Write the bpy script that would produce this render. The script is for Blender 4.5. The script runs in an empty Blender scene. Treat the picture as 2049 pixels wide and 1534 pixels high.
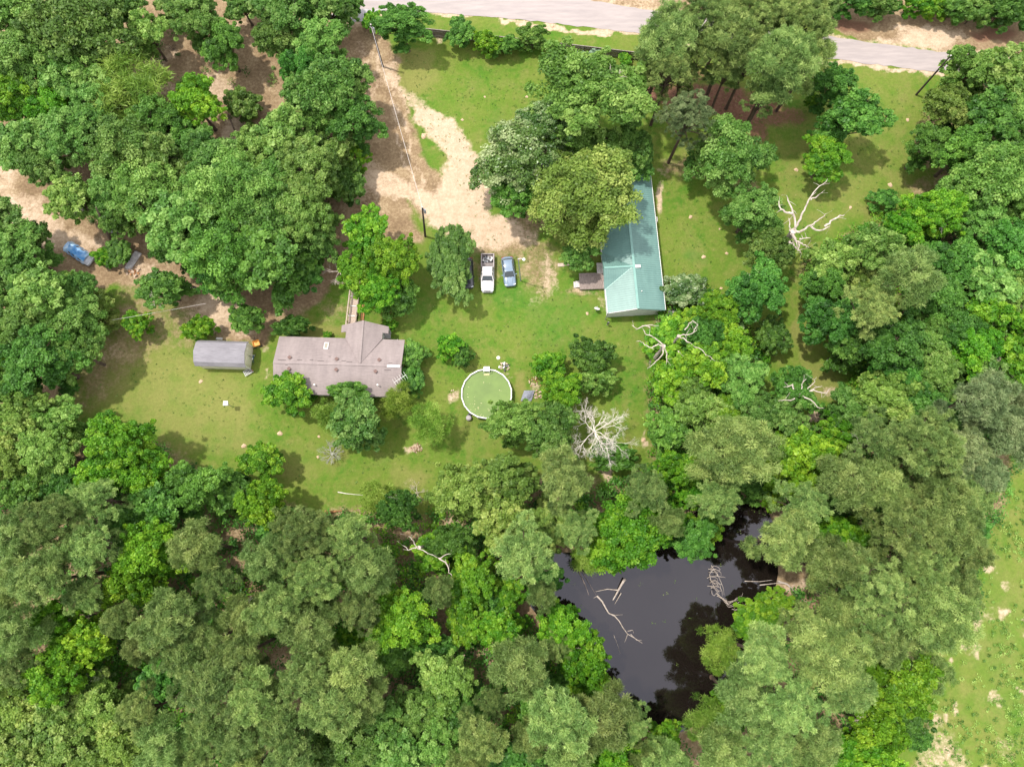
import bpy, math, random
import numpy as np
from mathutils import Vector, Matrix

# ------------------------------------------------------------------ camera, sky, sun
scene = bpy.context.scene
col = scene.collection
FPX, TILT, CAMH = 1450.0, math.radians(12.8), 100.0
cam_d = bpy.data.cameras.new("camera"); cam = bpy.data.objects.new("camera", cam_d); col.objects.link(cam)
cam.location = (0, 0, CAMH); cam.rotation_euler = (TILT, 0, 0)
cam_d.sensor_width = 36; cam_d.lens = 36 * FPX / 2049.0; cam_d.clip_end = 9000; cam_d.clip_start = 1
scene.camera = cam

SUN_EL = math.radians(69); SUN_DIR_XY = Vector((-2.98, 1.07)).normalized()      # towards the sun
w = bpy.data.worlds.new("World"); scene.world = w; w.use_nodes = True
nt = w.node_tree; bg = nt.nodes["Background"]
sky = nt.nodes.new("ShaderNodeTexSky"); sky.sky_type = 'NISHITA'; sky.sun_disc = False
sky.sun_elevation = SUN_EL; sky.sun_rotation = math.atan2(SUN_DIR_XY.x, SUN_DIR_XY.y)
sky.air_density = 1.0; sky.dust_density = 2.0; sky.ozone_density = 1.0
tc = nt.nodes.new("ShaderNodeTexCoord"); cn = nt.nodes.new("ShaderNodeTexNoise")
cn.inputs['Scale'].default_value = 1.4; cn.inputs['Detail'].default_value = 6; cn.inputs['Roughness'].default_value = .55
cr = nt.nodes.new("ShaderNodeMapRange"); cr.inputs[1].default_value = .30; cr.inputs[2].default_value = .62
cr.inputs[3].default_value = .45; cr.inputs[4].default_value = .95
mx = nt.nodes.new("ShaderNodeMix"); mx.data_type = 'RGBA'; mx.inputs[7].default_value = (11.0, 10.9, 11.1, 1)
nt.links.new(tc.outputs['Generated'], cn.inputs['Vector']); nt.links.new(cn.outputs['Fac'], cr.inputs[0])
nt.links.new(cr.outputs[0], mx.inputs[0]); nt.links.new(sky.outputs[0], mx.inputs[6])
nt.links.new(mx.outputs[2], bg.inputs[0]); bg.inputs[1].default_value = 0.145

sl = bpy.data.lights.new("sun", 'SUN'); sl.energy = 3.4; sl.angle = math.radians(2.0); sl.color = (1, .95, .87)
so = bpy.data.objects.new("sun", sl); col.objects.link(so)
sd = Vector((SUN_DIR_XY.x * math.cos(SUN_EL), SUN_DIR_XY.y * math.cos(SUN_EL), math.sin(SUN_EL)))
so.rotation_euler = sd.to_track_quat('Z', 'Y').to_euler(); so.location = sd * 200
vs = scene.view_settings; vs.view_transform = 'Standard'; vs.look = 'None'; vs.exposure = 0.36; vs.gamma = 1
scene.cycles.max_bounces = 6; scene.cycles.diffuse_bounces = 3; scene.cycles.transmission_bounces = 3
scene.cycles.caustics_reflective = False; scene.cycles.caustics_refractive = False

# ------------------------------------------------------------------ helpers
CT, ST = math.cos(TILT), math.sin(TILT)
def at(px, py, z=0.0):
    """ground plan point that the photograph shows at this pixel, for a known height"""
    a = px - 1024.5; b = 767 - py
    dx, dy, dz = a, FPX * ST + b * CT, -FPX * CT + b * ST
    k = (z - CAMH) / dz
    return Vector((dx * k, dy * k, z))
def depth(px, py, z=0.0):
    b = 767 - py; k = (z - CAMH) / (-FPX * CT + b * ST)
    return FPX * k
def proj(x, y, z=0):
    Z = z - CAMH
    f = y * ST - Z * CT; u = y * CT + Z * ST
    return 1024.5 + FPX * x / f, 767 - FPX * u / f

rng = np.random.default_rng(7); random.seed(7)

def tag(o, label=None, cat=None, group=None, kind=None):
    if label: o['label'] = label
    if cat: o['category'] = cat
    if group: o['group'] = group
    if kind: o['kind'] = kind
    return o
def empty(name, loc=(0, 0, 0), rz=0, label=None, cat=None, group=None):
    o = bpy.data.objects.new(name, None); col.objects.link(o); o.location = loc; o.rotation_euler = (0, 0, rz)
    o.empty_display_size = .5
    return tag(o, label, cat, group)
def link(name, me, mat=None, parent=None):
    o = bpy.data.objects.new(name, me); col.objects.link(o)
    if mat is not None and len(me.materials) == 0: me.materials.append(mat)
    if parent is not None: o.parent = parent
    return o

class MB:
    def __init__(s): s.v = []; s.f = []
    def add(s, vs, fs):
        n = len(s.v); s.v += [tuple(p) for p in vs]; s.f += [tuple(i + n for i in f) for f in fs]; return s
    def box(s, c, d, rz=0, rx=0, ry=0):
        M = Matrix.Translation(c) @ Matrix.Rotation(rz, 4, 'Z') @ Matrix.Rotation(ry, 4, 'Y') @ Matrix.Rotation(rx, 4, 'X')
        P = [M @ Vector((x * d[0] / 2, y * d[1] / 2, z * d[2] / 2)) for z in (-1, 1) for y in (-1, 1) for x in (-1, 1)]
        return s.add(P, [(0, 2, 3, 1), (4, 5, 7, 6), (0, 1, 5, 4), (2, 6, 7, 3), (0, 4, 6, 2), (1, 3, 7, 5)])
    def bar(s, a, b, wd, h=None):
        a = Vector(a); b = Vector(b); h = h or wd; d = b - a; L = d.length
        q = d.to_track_quat('X', 'Z').to_matrix().to_4x4(); M = Matrix.Translation((a + b) / 2) @ q
        P = [M @ Vector((x * L / 2, y * wd / 2, z * h / 2)) for z in (-1, 1) for y in (-1, 1) for x in (-1, 1)]
        return s.add(P, [(0, 2, 3, 1), (4, 5, 7, 6), (0, 1, 5, 4), (2, 6, 7, 3), (0, 4, 6, 2), (1, 3, 7, 5)])
    def tube(s, pts, rad, n=7, cap=True):
        pts = [Vector(p) for p in pts]; rings = []
        for i, p in enumerate(pts):
            d = (pts[min(i + 1, len(pts) - 1)] - pts[max(i - 1, 0)])
            if d.length < 1e-6: d = Vector((0, 0, 1))
            q = d.to_track_quat('Z', 'Y')
            r = rad[i] if hasattr(rad, '__len__') else rad
            rings.append([p + q @ Vector((r * math.cos(2 * math.pi * k / n), r * math.sin(2 * math.pi * k / n), 0)) for k in range(n)])
        return s.loft(rings, cap)
    def loft(s, rings, cap=True):
        n = len(rings[0]); V = [p for r in rings for p in r]; Fc = []
        for i in range(len(rings) - 1):
            for k in range(n):
                Fc.append((i * n + k, i * n + (k + 1) % n, (i + 1) * n + (k + 1) % n, (i + 1) * n + k))
        if cap: Fc.append(tuple(range(n))[::-1]); Fc.append(tuple((len(rings) - 1) * n + k for k in range(n)))
        return s.add(V, Fc)
    def disc(s, c, r, h, n=20):
        c = Vector(c)
        return s.loft([[c + Vector((r * math.cos(2 * math.pi * k / n), r * math.sin(2 * math.pi * k / n), z)) for k in range(n)] for z in (0, h)])
    def mesh(s, name, smooth=False):
        me = bpy.data.meshes.new(name); me.from_pydata(s.v, [], s.f); me.validate(); me.update()
        if smooth: me.polygons.foreach_set('use_smooth', [True] * len(me.polygons))
        return me
    def build(s, name, mat, parent=None, smooth=False): return link(name, s.mesh(name, smooth), mat, parent)

# ------------------------------------------------------------------ materials
def newmat(name):
    m = bpy.data.materials.new(name); m.use_nodes = True
    return m, m.node_tree, m.node_tree.nodes['Principled BSDF']
def ramp(nt_, stops):
    r = nt_.nodes.new('ShaderNodeValToRGB'); e = r.color_ramp.elements
    while len(e) < len(stops): e.new(.5)
    for i, (p, c) in enumerate(stops): e[i].position = p; e[i].color = (*c, 1)
    return r
def mat(name, c, c2=None, scale=3.0, rough=.8, metal=0, spec=.5, bump=0, detail=5, stretch=(1, 1, 1), coat=0, rw=.32):
    """two-tone noise material in object space"""
    m, t, p = newmat(name); c2 = c2 or tuple(v * .72 for v in c)
    co = t.nodes.new('ShaderNodeTexCoord'); mp = t.nodes.new('ShaderNodeMapping'); mp.inputs['Scale'].default_value = stretch
    n = t.nodes.new('ShaderNodeTexNoise'); n.inputs['Scale'].default_value = scale; n.inputs['Detail'].default_value = detail
    n.inputs['Roughness'].default_value = .65
    r = ramp(t, [(.5 - rw / 2, c2), (.5 + rw / 2, c)])
    t.links.new(co.outputs['Object'], mp.inputs[0]); t.links.new(mp.outputs[0], n.inputs['Vector'])
    t.links.new(n.outputs['Fac'], r.inputs[0]); t.links.new(r.outputs[0], p.inputs['Base Color'])
    p.inputs['Roughness'].default_value = rough; p.inputs['Metallic'].default_value = metal
    p.inputs['Specular IOR Level'].default_value = spec; p.inputs['Coat Weight'].default_value = coat
    if bump:
        b = t.nodes.new('ShaderNodeBump'); b.inputs['Strength'].default_value = bump; b.inputs['Distance'].default_value = .05
        t.links.new(n.outputs['Fac'], b.inputs['Height']); t.links.new(b.outputs[0], p.inputs['Normal'])
    return m

def leafmat(name, dark, mid, light, trans=.36, rough=.5, spec=.35, ov=.24):
    m, t, p = newmat(name)
    a = t.nodes.new('ShaderNodeAttribute'); a.attribute_name = 'tone'
    r = ramp(t, [(.05, dark), (.5, mid), (.95, light)]); t.links.new(a.outputs['Fac'], r.inputs[0])
    oi = t.nodes.new('ShaderNodeObjectInfo'); hv = t.nodes.new('ShaderNodeHueSaturation')
    mv = t.nodes.new('ShaderNodeMapRange'); mv.inputs[3].default_value = 1 - ov; mv.inputs[4].default_value = 1 + ov
    mul = t.nodes.new('ShaderNodeMath'); mul.operation = 'MULTIPLY'; mul.inputs[1].default_value = 7.31
    fr = t.nodes.new('ShaderNodeMath'); fr.operation = 'FRACT'
    mh = t.nodes.new('ShaderNodeMapRange'); mh.inputs[3].default_value = .478; mh.inputs[4].default_value = .504
    t.links.new(oi.outputs['Random'], mv.inputs[0]); t.links.new(oi.outputs['Random'], mul.inputs[0]); t.links.new(mul.outputs[0], fr.inputs[0])
    t.links.new(fr.outputs[0], mh.inputs[0]); t.links.new(mh.outputs[0], hv.inputs['Hue']); t.links.new(mv.outputs[0], hv.inputs['Value'])
    t.links.new(r.outputs[0], hv.inputs['Color']); t.links.new(hv.outputs[0], p.inputs['Base Color'])
    p.inputs['Roughness'].default_value = rough; p.inputs['Specular IOR Level'].default_value = spec
    tr = t.nodes.new('ShaderNodeBsdfTranslucent'); t.links.new(hv.outputs[0], tr.inputs[0])
    mix = t.nodes.new('ShaderNodeMixShader'); mix.inputs[0].default_value = trans
    out = t.nodes['Material Output']
    t.links.new(p.outputs[0], mix.inputs[1]); t.links.new(tr.outputs[0], mix.inputs[2]); t.links.new(mix.outputs[0], out.inputs[0])
    return m

LM = dict(
    O=leafmat('leaf_oak', (.052, .145, .020), (.122, .275, .042), (.29, .46, .11)),
    Y=leafmat('leaf_yellow_green', (.075, .160, .022), (.17, .31, .048), (.37, .49, .12)),
    B=leafmat('leaf_lime', (.040, .165, .008), (.105, .31, .014), (.28, .50, .035), ov=.12),
    D=leafmat('leaf_deep', (.030, .110, .014), (.072, .225, .027), (.17, .38, .06)),
    P=leafmat('needle_olive', (.072, .145, .034), (.170, .285, .070), (.38, .50, .15), trans=.28),
    G=leafmat('needle_grey', (.080, .135, .052), (.18, .265, .10), (.36, .44, .20), trans=.28),
    F=leafmat('leaf_feathery', (.08, .18, .020), (.18, .33, .038), (.34, .48, .09), trans=.35),
    W=leafmat('leaf_silver', (.045, .12, .020), (.115, .235, .042), (.46, .55, .27), rough=.35, spec=.6),
    V=leafmat('leaf_grey_shrub', (.09, .19, .10), (.22, .36, .22), (.42, .54, .38)),
)
bark = mat('bark', (.16, .115, .08), (.06, .042, .03), 5, .95, bump=.4, stretch=(1, 1, .25))
bark_pine = mat('bark_pine', (.12, .075, .05), (.045, .03, .022), 5, .95, bump=.4, stretch=(1, 1, .25))
bark_dead = mat('bark_dead', (.62, .54, .47), (.30, .24, .20), 2.2, .9, stretch=(1, 1, .5))
bark_white = mat('bark_white', (.84, .78, .70), (.62, .56, .48), 3, .9)

# ------------------------------------------------------------------ foliage meshes
def mesh_np(name, V, nper, tone, mats=None):
    nf = len(V) // nper
    me = bpy.data.meshes.new(name); me.vertices.add(len(V)); me.vertices.foreach_set('co', V.astype(np.float32).ravel())
    me.loops.add(len(V)); me.loops.foreach_set('vertex_index', np.arange(len(V), dtype=np.int32))
    me.polygons.add(nf); me.polygons.foreach_set('loop_start', np.arange(0, len(V), nper, dtype=np.int32))
    a = me.attributes.new('tone', 'FLOAT', 'FACE'); a.data.foreach_set('value', tone.astype(np.float32))
    me.update(calc_edges=True)
    return me
def unit(v): return v / np.maximum(np.linalg.norm(v, axis=-1, keepdims=True), 1e-9)
def leaves(C, RC, TC, per, size, r, spread=.85, flat=.8, zmin=-.25):
    """rhombic leaves on the shells of clumps C (n,3) of radius RC, tone TC"""
    n = len(C); N = n * per
    idx = np.repeat(np.arange(n), per)
    d = unit(r.normal(size=(N, 3))); d[:, 2] = np.where(d[:, 2] < zmin, -d[:, 2], d[:, 2])
    rad = RC[idx] * (.40 + .85 * r.random(N))
    P = C[idx] + d * rad[:, None] * np.array([1, 1, flat])
    nrm = unit(d * .9 + r.normal(size=(N, 3)) * spread + np.array([0, 0, .55]))
    u = unit(np.cross(nrm, r.normal(size=(N, 3)))); v = np.cross(nrm, u)
    s = size * (.65 + .7 * r.random(N))[:, None]
    Q = np.stack([P - u * s * .5, P - v * s * .3, P + u * s * .5, P + v * s * .3], 1).reshape(-1, 3)
    tone = np.clip(TC[idx] + .28 * (r.random(N) - .5), 0, 1)
    return Q, tone
def needles(C, RC, TC, per, ln, wd, r, up=.35):
    n = len(C); N = n * per; idx = np.repeat(np.arange(n), per)
    d = unit(r.normal(size=(N, 3)) + np.array([0, 0, up])); d[:, 2] = np.where(d[:, 2] < -.35, -d[:, 2], d[:, 2])
    P = C[idx] + d * (RC[idx] * (.45 + .55 * r.random(N)))[:, None]
    ax = unit(d + r.normal(size=(N, 3)) * .45); sd_ = unit(np.cross(ax, r.normal(size=(N, 3))))
    L = ln * (.7 + .6 * r.random(N))[:, None]
    Q = np.stack([P - ax * L * .5 - sd_ * wd / 2, P - ax * L * .5 + sd_ * wd / 2, P + ax * L * .5], 1).reshape(-1, 3)
    return Q, np.clip(TC[idx] + .4 * (r.random(N) - .5), 0, 1)

def lobed(R, zb, H, nl, nc, r, lr=(.30, .46), low=.45, amp=1.0):
    """lobe centres and clump centres of an irregular crown"""
    zc = zb + (H - zb) * .45; hz = (H - zb) * .5; lobes = []; C = []; RC = []; TC = []
    a0 = r.random() * 6.28; ph = r.random(3) * 6.28
    for i in range(nl):
        u = (i + .5) / nl; a = a0 + i * 2.39996 + r.normal() * .2
        edge = 1 + amp * (.16 * math.sin(2 * a + ph[0]) + .13 * math.sin(3 * a + ph[1]) + .06 * math.sin(5 * a + ph[2]))
        rr = R * edge * .70 * math.sqrt(u) * (1 + .10 * r.normal()); l = R * (lr[0] + (lr[1] - lr[0]) * r.random()) * (1.05 - .25 * u)
        dome = math.sqrt(max(0.03, 1 - (rr / (R * 1.12)) ** 2)); z = zc + hz * (dome * .80 - .18 + .36 * (r.random() - .5))
        if r.random() < low and u > .35: z -= hz * (.4 + .5 * r.random())
        z = max(z, zb + l * .4)
        lobes.append((rr * math.cos(a), rr * math.sin(a), z, l)); lt = .5 + .34 * (r.random() - .5)
        for k in range(nc):
            d = r.normal(size=3); d[2] = abs(d[2]) * .9 if r.random() < .75 else d[2]; d = unit(d)
            q = .55 + .5 * r.random(); sc = .22 + .17 * r.random()
            if r.random() < .2: q *= 1.28; sc *= .75
            C.append((lobes[-1][0] + d[0] * l * q, lobes[-1][1] + d[1] * l * q, max(zb * .6, z + d[2] * min(l, hz) * q * .85)))
            RC.append(l * sc); TC.append(lt + .6 * (r.random() - .5))
    return lobes, np.array(C), np.array(RC), np.array(TC)
def trunk_mesh(name, H, zb, lobes, C, r, r0, mt, twigs=.35, lean=.3):
    m = MB(); top = Vector((r.normal() * lean, r.normal() * lean, zb + (H - zb) * .35))
    m.tube([(0, 0, -.1), (0, 0, .35), top * .5, top], [r0 * 1.5, r0 * 1.05, r0 * .85, r0 * .55], 8)
    nc = len(C) // max(1, len(lobes))
    for i, (x, y, z, l) in enumerate(lobes):
        s = top * (.7 + .3 * r.random()); e = Vector((x, y, z)); mid = s.lerp(e, .5) + Vector((r.normal() * .2, r.normal() * .2, .25))
        m.tube([s, mid, e], [r0 * .42, r0 * .3, r0 * .14], 6)
        for k in range(nc):
            if r.random() < twigs:
                c = Vector(C[i * nc + k]); m.tube([e, e.lerp(c, .55) + Vector((0, 0, .15)), c], [r0 * .13, r0 * .09, r0 * .03], 4, False)
    return m.mesh(name)

LIB = {}
def broad(key, R, H, zb, nl, nc, per, size, seed, r0, **k):
    r = np.random.default_rng(seed); lob, C, RC, TC = lobed(R, zb, H, nl, nc, r, **k)
    Q, t = leaves(C, RC, TC, per, size, r)
    LIB.setdefault(key, []).append((mesh_np('crown', Q, 4, t), trunk_mesh('trunk', H, zb, lob, C, r, r0, None), float(np.percentile(np.hypot(Q[:, 0], Q[:, 1]), 95)), H, zb + (H - zb) * .5))
def pine(key, R, H, zb, nl, nc, per, seed, r0, ln=.34, wd=.075, tuft=(.36, .62), lr=(.26, .42)):
    r = np.random.default_rng(seed); lob, C, RC, TC = lobed(R, zb, H, nl, nc, r, lr=lr, low=.35)
    RC = tuft[0] + (tuft[1] - tuft[0]) * r.random(len(C))
    Q, t = needles(C, RC, TC, per, ln, wd, r)
    LIB.setdefault(key, []).append((mesh_np('crown', Q, 3, t), trunk_mesh('trunk', H, zb, lob, C, r, r0, None, twigs=.12, lean=.5), float(np.percentile(np.hypot(Q[:, 0], Q[:, 1]), 95)), H, zb + (H - zb) * .5))
for i in range(3):
    broad('broad_L', 6.3, 12.5, 2.6, 19, 22, (150, 115, 180)[i], (.36, .42, .31)[i], 100 + i, .38)
    broad('broad_M', 3.9, 9.5, 1.6, 14, 18, (135, 105, 165)[i], (.30, .35, .26)[i], 200 + i, .25)
    broad('broad_S', 2.1, 4.6, .4, 15, 13, 120, .23, 300 + i, .12, amp=.3)
    broad('bush', 1.5, 2.2, .05, 14, 11, 110, .19, 400 + i, .05, amp=.3)
    pine('pine_L', 5.0, 18.0, 8.5, 26, 17, (120, 95, 120)[i], 500 + i, .30, ln=(.34, .42, .28)[i], tuft=((.36, .62), (.55, .85), (.30, .5))[i])
    pine('pine_M', 3.5, 15.5, 7.5, (17, 12, 20)[i], 14, (120, 120, 100)[i], 600 + i, .22, ln=(.34, .40, .28)[i], tuft=((.36, .62), (.55, .8), (.30, .5))[i])
for i in range(2):
    pine('feather_M', 3.4, 7.5, 1.4, 10, 11, 90, 700 + i, .16, ln=.50, wd=.07, tuft=(.55, .95), lr=(.30, .46))
    pine('feather_S', 1.9, 4.5, .6, 6, 9, 90, 720 + i, .09, ln=.42, wd=.06, tuft=(.4, .7), lr=(.30, .46))
broad('broad_XL', 8.2, 15.0, 2.6, 22, 27, 160, .37, 801, .55, lr=(.20, .36))
broad('broad_XL', 8.2, 15.0, 2.6, 20, 29, 160, .37, 802, .55, lr=(.20, .38))

KINDS = dict(O=('broad', 'mid green tree'), Y=('broad', 'yellowish green tree'), B=('broad', 'lime green tree'),
             D=('broad', 'deep green tree'), P=('pine', 'olive green pine'), G=('pine', 'grey green pine'),
             F=('feather', 'feathery pale tree'), W=('broad', 'silvery green tree'), V=('bush', 'grey green shrub'),
             b=('bush', 'bright green shrub'), d=('bush', 'deep green shrub'), o=('bush', 'mid green shrub'))
def twig_mesh(seed):
    r_ = random.Random(seed); m = MB()
    def rec(s, d, L_, r, k):
        e = s + d * L_; mid = s.lerp(e, .5) + Vector((r_.gauss(0, .06), r_.gauss(0, .06), r_.gauss(0, .05))) * L_
        m.tube([s, mid, e], [r, r * .8, r * .55], 4, False)
        if k:
            for _ in range(3): rec(mid.lerp(e, r_.random()), (d + Vector((r_.gauss(0, .5), r_.gauss(0, .5), r_.gauss(.1, .3)))).normalized(), L_ * r_.uniform(.5, .8), r * .6, k - 1)
    a = r_.random() * 6.28
    for i in range(2): rec(Vector((0, 0, 0)), Vector((math.cos(a + i * .9), math.sin(a + i * .9), .55)).normalized(), .5, .028, 3)
    me = m.mesh('dead_limb'); me.materials.append(bark_dead); return me
TW = [twig_mesh(k) for k in range(4)]
crown_cache = {}
def crown_with(me, key, m):
    k = (me.name, key)
    if k not in crown_cache:
        c = me.copy(); c.materials.clear(); c.materials.append(m); crown_cache[k] = c
    return crown_cache[k]
tree_count = [0]
def tree(kind, px, py, rx, ry, label, hs=1.0, group=None):
    fam, noun = KINDS[kind]
    R = rx * depth(px, py, 8) / FPX
    if fam == 'broad': key = 'broad_S' if R < 2.7 else 'broad_M' if R < 4.9 else 'broad_L' if R < 7.2 else 'broad_XL'
    elif fam == 'pine': key = 'pine_M' if R < 4.3 else 'pine_L'
    elif fam == 'feather': key = 'feather_S' if R < 2.5 else 'feather_M'
    else: key = 'bush'
    lib = LIB[key]; me, tm, R0, H0, zc0 = lib[tree_count[0] % len(lib)]; tree_count[0] += 1
    R = rx * depth(px, py, zc0) / FPX * (.93 if fam == 'pine' else 1.12 if key in ('broad_S', 'bush') else 1.03)
    s = R / R0; sz = s ** .6 * hs * (.94 + .12 * random.random()); zc = zc0 * sz
    if fam == 'bush': sz = s * hs * .9; zc = zc0 * sz
    p = at(px, py, zc)
    nm = 'shrub' if fam == 'bush' else 'pine_tree' if fam == 'pine' else 'broadleaf_tree'
    cat = 'shrub' if fam == 'bush' else 'tree'
    base = empty(nm, (p.x, p.y, 0), 0, label, cat, group)
    mk = {'b': 'B', 'd': 'D', 'o': 'O'}.get(kind, kind)
    rz = random.random() * 6.28
    sy = s * (ry / rx if ry else 1.0)
    par = base
    c = link('foliage' if fam == 'bush' else 'crown', crown_with(me, mk, LM[mk]), None, par)
    tm2 = crown_with(tm, 'p' if fam == 'pine' else 'b', bark_pine if fam == 'pine' else bark)
    tr = link('stem' if fam == 'bush' else 'trunk', tm2, None, par)
    for o in (c, tr):
        o.rotation_euler = (0, 0, rz)
    if ry and abs(ry / rx - 1) > .05:      # stretched crowns keep an untwisted frame
        q = round(rz / (math.pi / 2)) * math.pi / 2
        for o in (c, tr):
            o.rotation_euler = (0, 0, q); o.scale = (s, sy, sz) if abs(math.cos(q)) > .5 else (sy, s, sz)
    else:
        for o in (c, tr): o.scale = (s, s, sz)
    if fam != 'bush' and R > 2.6 and random.random() < (.38 if fam == 'broad' else .2):
        tw = link('dead_limb', TW[tree_count[0] % 4], None, base); k = R * .62; a = random.random() * 6.28; q = R * .35 * random.random()
        tw.scale = (k, k, k * .8); tw.rotation_euler = (0, 0, a); tw.location = (q * math.cos(a), q * math.sin(a), H0 * sz * .70)
    return base

ORD = ['', 'second', 'third', 'fourth', 'fifth', 'sixth', 'seventh', 'eighth', 'ninth', 'tenth', 'eleventh', 'twelfth', 'thirteenth', 'fourteenth', 'fifteenth', 'sixteenth', 'seventeenth', 'eighteenth']
NUM = ['zero', 'one', 'two', 'three', 'four', 'five', 'six', 'seven', 'eight', 'nine', 'ten', 'eleven', 'twelve', 'thirteen', 'fourteen', 'fifteen', 'sixteen', 'seventeen', 'eighteen']
def region(phrase, rows):
    """rows: (kind, px, py, rx[, ry or None[, own label]])"""
    by = {}
    for i, rw in enumerate(rows):
        if len(rw) < 6 or not rw[5]: by.setdefault(rw[0], []).append(i)
    lab = {}
    for k, ids in by.items():
        noun = KINDS[k][1]; n = len(ids)
        if n == 1: lab[ids[0]] = f'{noun} {phrase}'; continue
        xs = [rows[i][1] for i in ids]; ys = [rows[i][2] for i in ids]
        horiz = (max(xs) - min(xs)) >= (max(ys) - min(ys)) * .8
        order = sorted(ids, key=lambda i: rows[i][1] if horiz else rows[i][2])
        for j, i in enumerate(order):
            if n == 2: w_ = ('left' if j == 0 else 'right') if horiz else ('upper' if j == 0 else 'lower')
            elif horiz: w_ = 'leftmost' if j == 0 else 'rightmost' if j == n - 1 else ORD[j] + ' from left'
            else: w_ = 'topmost' if j == 0 else 'lowest' if j == n - 1 else ORD[j] + ' from top'
            lab[i] = f'{w_} of {NUM[n]} {noun}s {phrase}'
    for i, rw in enumerate(rows):
        kind, px, py, rx = rw[:4]; ry = rw[4] if len(rw) > 4 else None
        own = rw[5] if len(rw) > 5 else None
        tree(kind, px, py, rx, ry, own or lab[i], hs=rw[6] if len(rw) > 6 else 1.0,
             group=None if own else (('shrubs ' if KINDS[kind][0] == 'bush' else 'trees ') + phrase))
#@@GROUND
#@@BUILD
#@@TREES
# ------------------------------------------------------------------ ground
def vnoise(x, y, s, seed):
    r = np.random.default_rng(seed); g = r.random((128, 128)); u = x / s; v = y / s
    i = np.floor(u).astype(int); j = np.floor(v).astype(int); a = u - i; b = v - j; a = a * a * (3 - 2 * a); b = b * b * (3 - 2 * b)
    G = lambda m, n: g[m % 128, n % 128]
    return (G(i, j) * (1 - a) + G(i + 1, j) * a) * (1 - b) + (G(i, j + 1) * (1 - a) + G(i + 1, j + 1) * a) * b
def fbm(x, y, s, seed): return .55 * vnoise(x, y, s, seed) + .3 * vnoise(x, y, s / 2.1, seed + 1) + .15 * vnoise(x, y, s / 4.3, seed + 2)
def sdf_poly(X, Y, poly):
    P = np.array(poly, float); d = np.full(X.shape, 1e9); ins = np.zeros(X.shape, bool)
    for i in range(len(P)):
        a = P[i]; b = P[(i + 1) % len(P)]; e = b - a
        t = np.clip(((X - a[0]) * e[0] + (Y - a[1]) * e[1]) / (e @ e + 1e-9), 0, 1)
        d = np.minimum(d, np.hypot(X - a[0] - t * e[0], Y - a[1] - t * e[1]))
        c = ((a[1] <= Y) & (b[1] > Y)) | ((b[1] <= Y) & (a[1] > Y))
        with np.errstate(divide='ignore', invalid='ignore'):
            xi = a[0] + (Y - a[1]) * e[0] / (e[1] if abs(e[1]) > 1e-9 else 1e-9)
        ins ^= c & (X < xi)
    return np.where(ins, -d, d)
def sm(x, a, b):
    t = np.clip((x - a) / (b - a), 0, 1); return t * t * (3 - 2 * t)
PX = lambda pts: [tuple(at(a, b)[:2]) for a, b in pts]

POND = [(1050, 1120), (1075, 1095), (1130, 1095), (1250, 1085), (1330, 1050), (1400, 1000), (1480, 985), (1545, 1010), (1570, 1080), (1570, 1150), (1550, 1230), (1525, 1300), (1505, 1380), (1440, 1445), (1370, 1475), (1290, 1470), (1235, 1425), (1190, 1350), (1140, 1300), (1085, 1265), (1050, 1215)]
FOREST = [(-200, 800), (0, 800), (165, 838), (340, 875), (470, 972), (640, 1015), (760, 1010), (850, 1015), (950, 960), (1070, 930), (1140, 860), (1150, 930), (1200, 960), (1300, 930), (1285, 830),
          (1290, 640), (1340, 570), (1400, 570), (1480, 600), (1500, 650), (1555, 690), (1520, 790), (1560, 860), (1640, 830), (1700, 760), (1650, 660), (1590, 560), (1600, 500), (1760, 425),
          (1850, 390), (1870, 350), (1830, 230), (1900, 130), (2400, 110), (2400, 800), (2090, 850), (1985, 1080), (1950, 1220), (1850, 1350), (1790, 1460), (1780, 1800), (-300, 1800)]
xs = np.concatenate([[-4000, -1500, -500, -200, -140, -115], np.arange(-100, 100.1, .4), [115, 140, 200, 500, 1500, 4000]])
ys = np.concatenate([[-4000, -1500, -500, -200, -100, -70, -50], np.arange(-40, 100.1, .4), [115, 140, 200, 500, 1500, 4000]])
GX, GY = np.meshgrid(xs, ys); nx, ny = len(xs), len(ys)
GPX, GPY = proj(GX, np.clip(GY, -400, 300))
WX = GX + 3.4 * (fbm(GX, GY, 5, 1) - .5) + .9 * (vnoise(GX, GY, 1.1, 5) - .5)
WY = GY + 3.4 * (fbm(GX, GY, 5, 11) - .5) + .9 * (vnoise(GX, GY, 1.1, 15) - .5)
ch = {k: np.zeros(GX.shape) for k in ('sand', 'litter', 'red', 'dry', 'lush')}
def pmax(c, v): ch[c] = np.maximum(ch[c], v)
def blob(c, px, py, rx, ry, v=1.0, soft=.6):
    p = at(px, py); R1 = rx * depth(px, py) / FPX; R2 = ry * depth(px, py) / FPX * 1.12
    pmax(c, v * (1 - sm(np.hypot((WX - p.x) / R1, (WY - p.y) / R2), 1 - soft, 1 + soft * .5)))
def path(c, pts, wpx, v=1.0, soft=1.2):
    P = [at(*p) for p in pts]; d = np.full(GX.shape, 1e9)
    for a, b in zip(P, P[1:]):
        e = b - a; t = np.clip(((WX - a.x) * e.x + (WY - a.y) * e.y) / (e.x ** 2 + e.y ** 2), 0, 1)
        d = np.minimum(d, np.hypot(WX - a.x - t * e.x, WY - a.y - t * e.y))
    hw = wpx / 2 / 13.; pmax(c, v * (1 - sm(d, hw - soft * .5, hw + soft)))
def area(c, pts, v=1.0, soft=2.0):
    pmax(c, v * (1 - sm(sdf_poly(WX, WY, PX(pts)), -soft, soft)))
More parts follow.
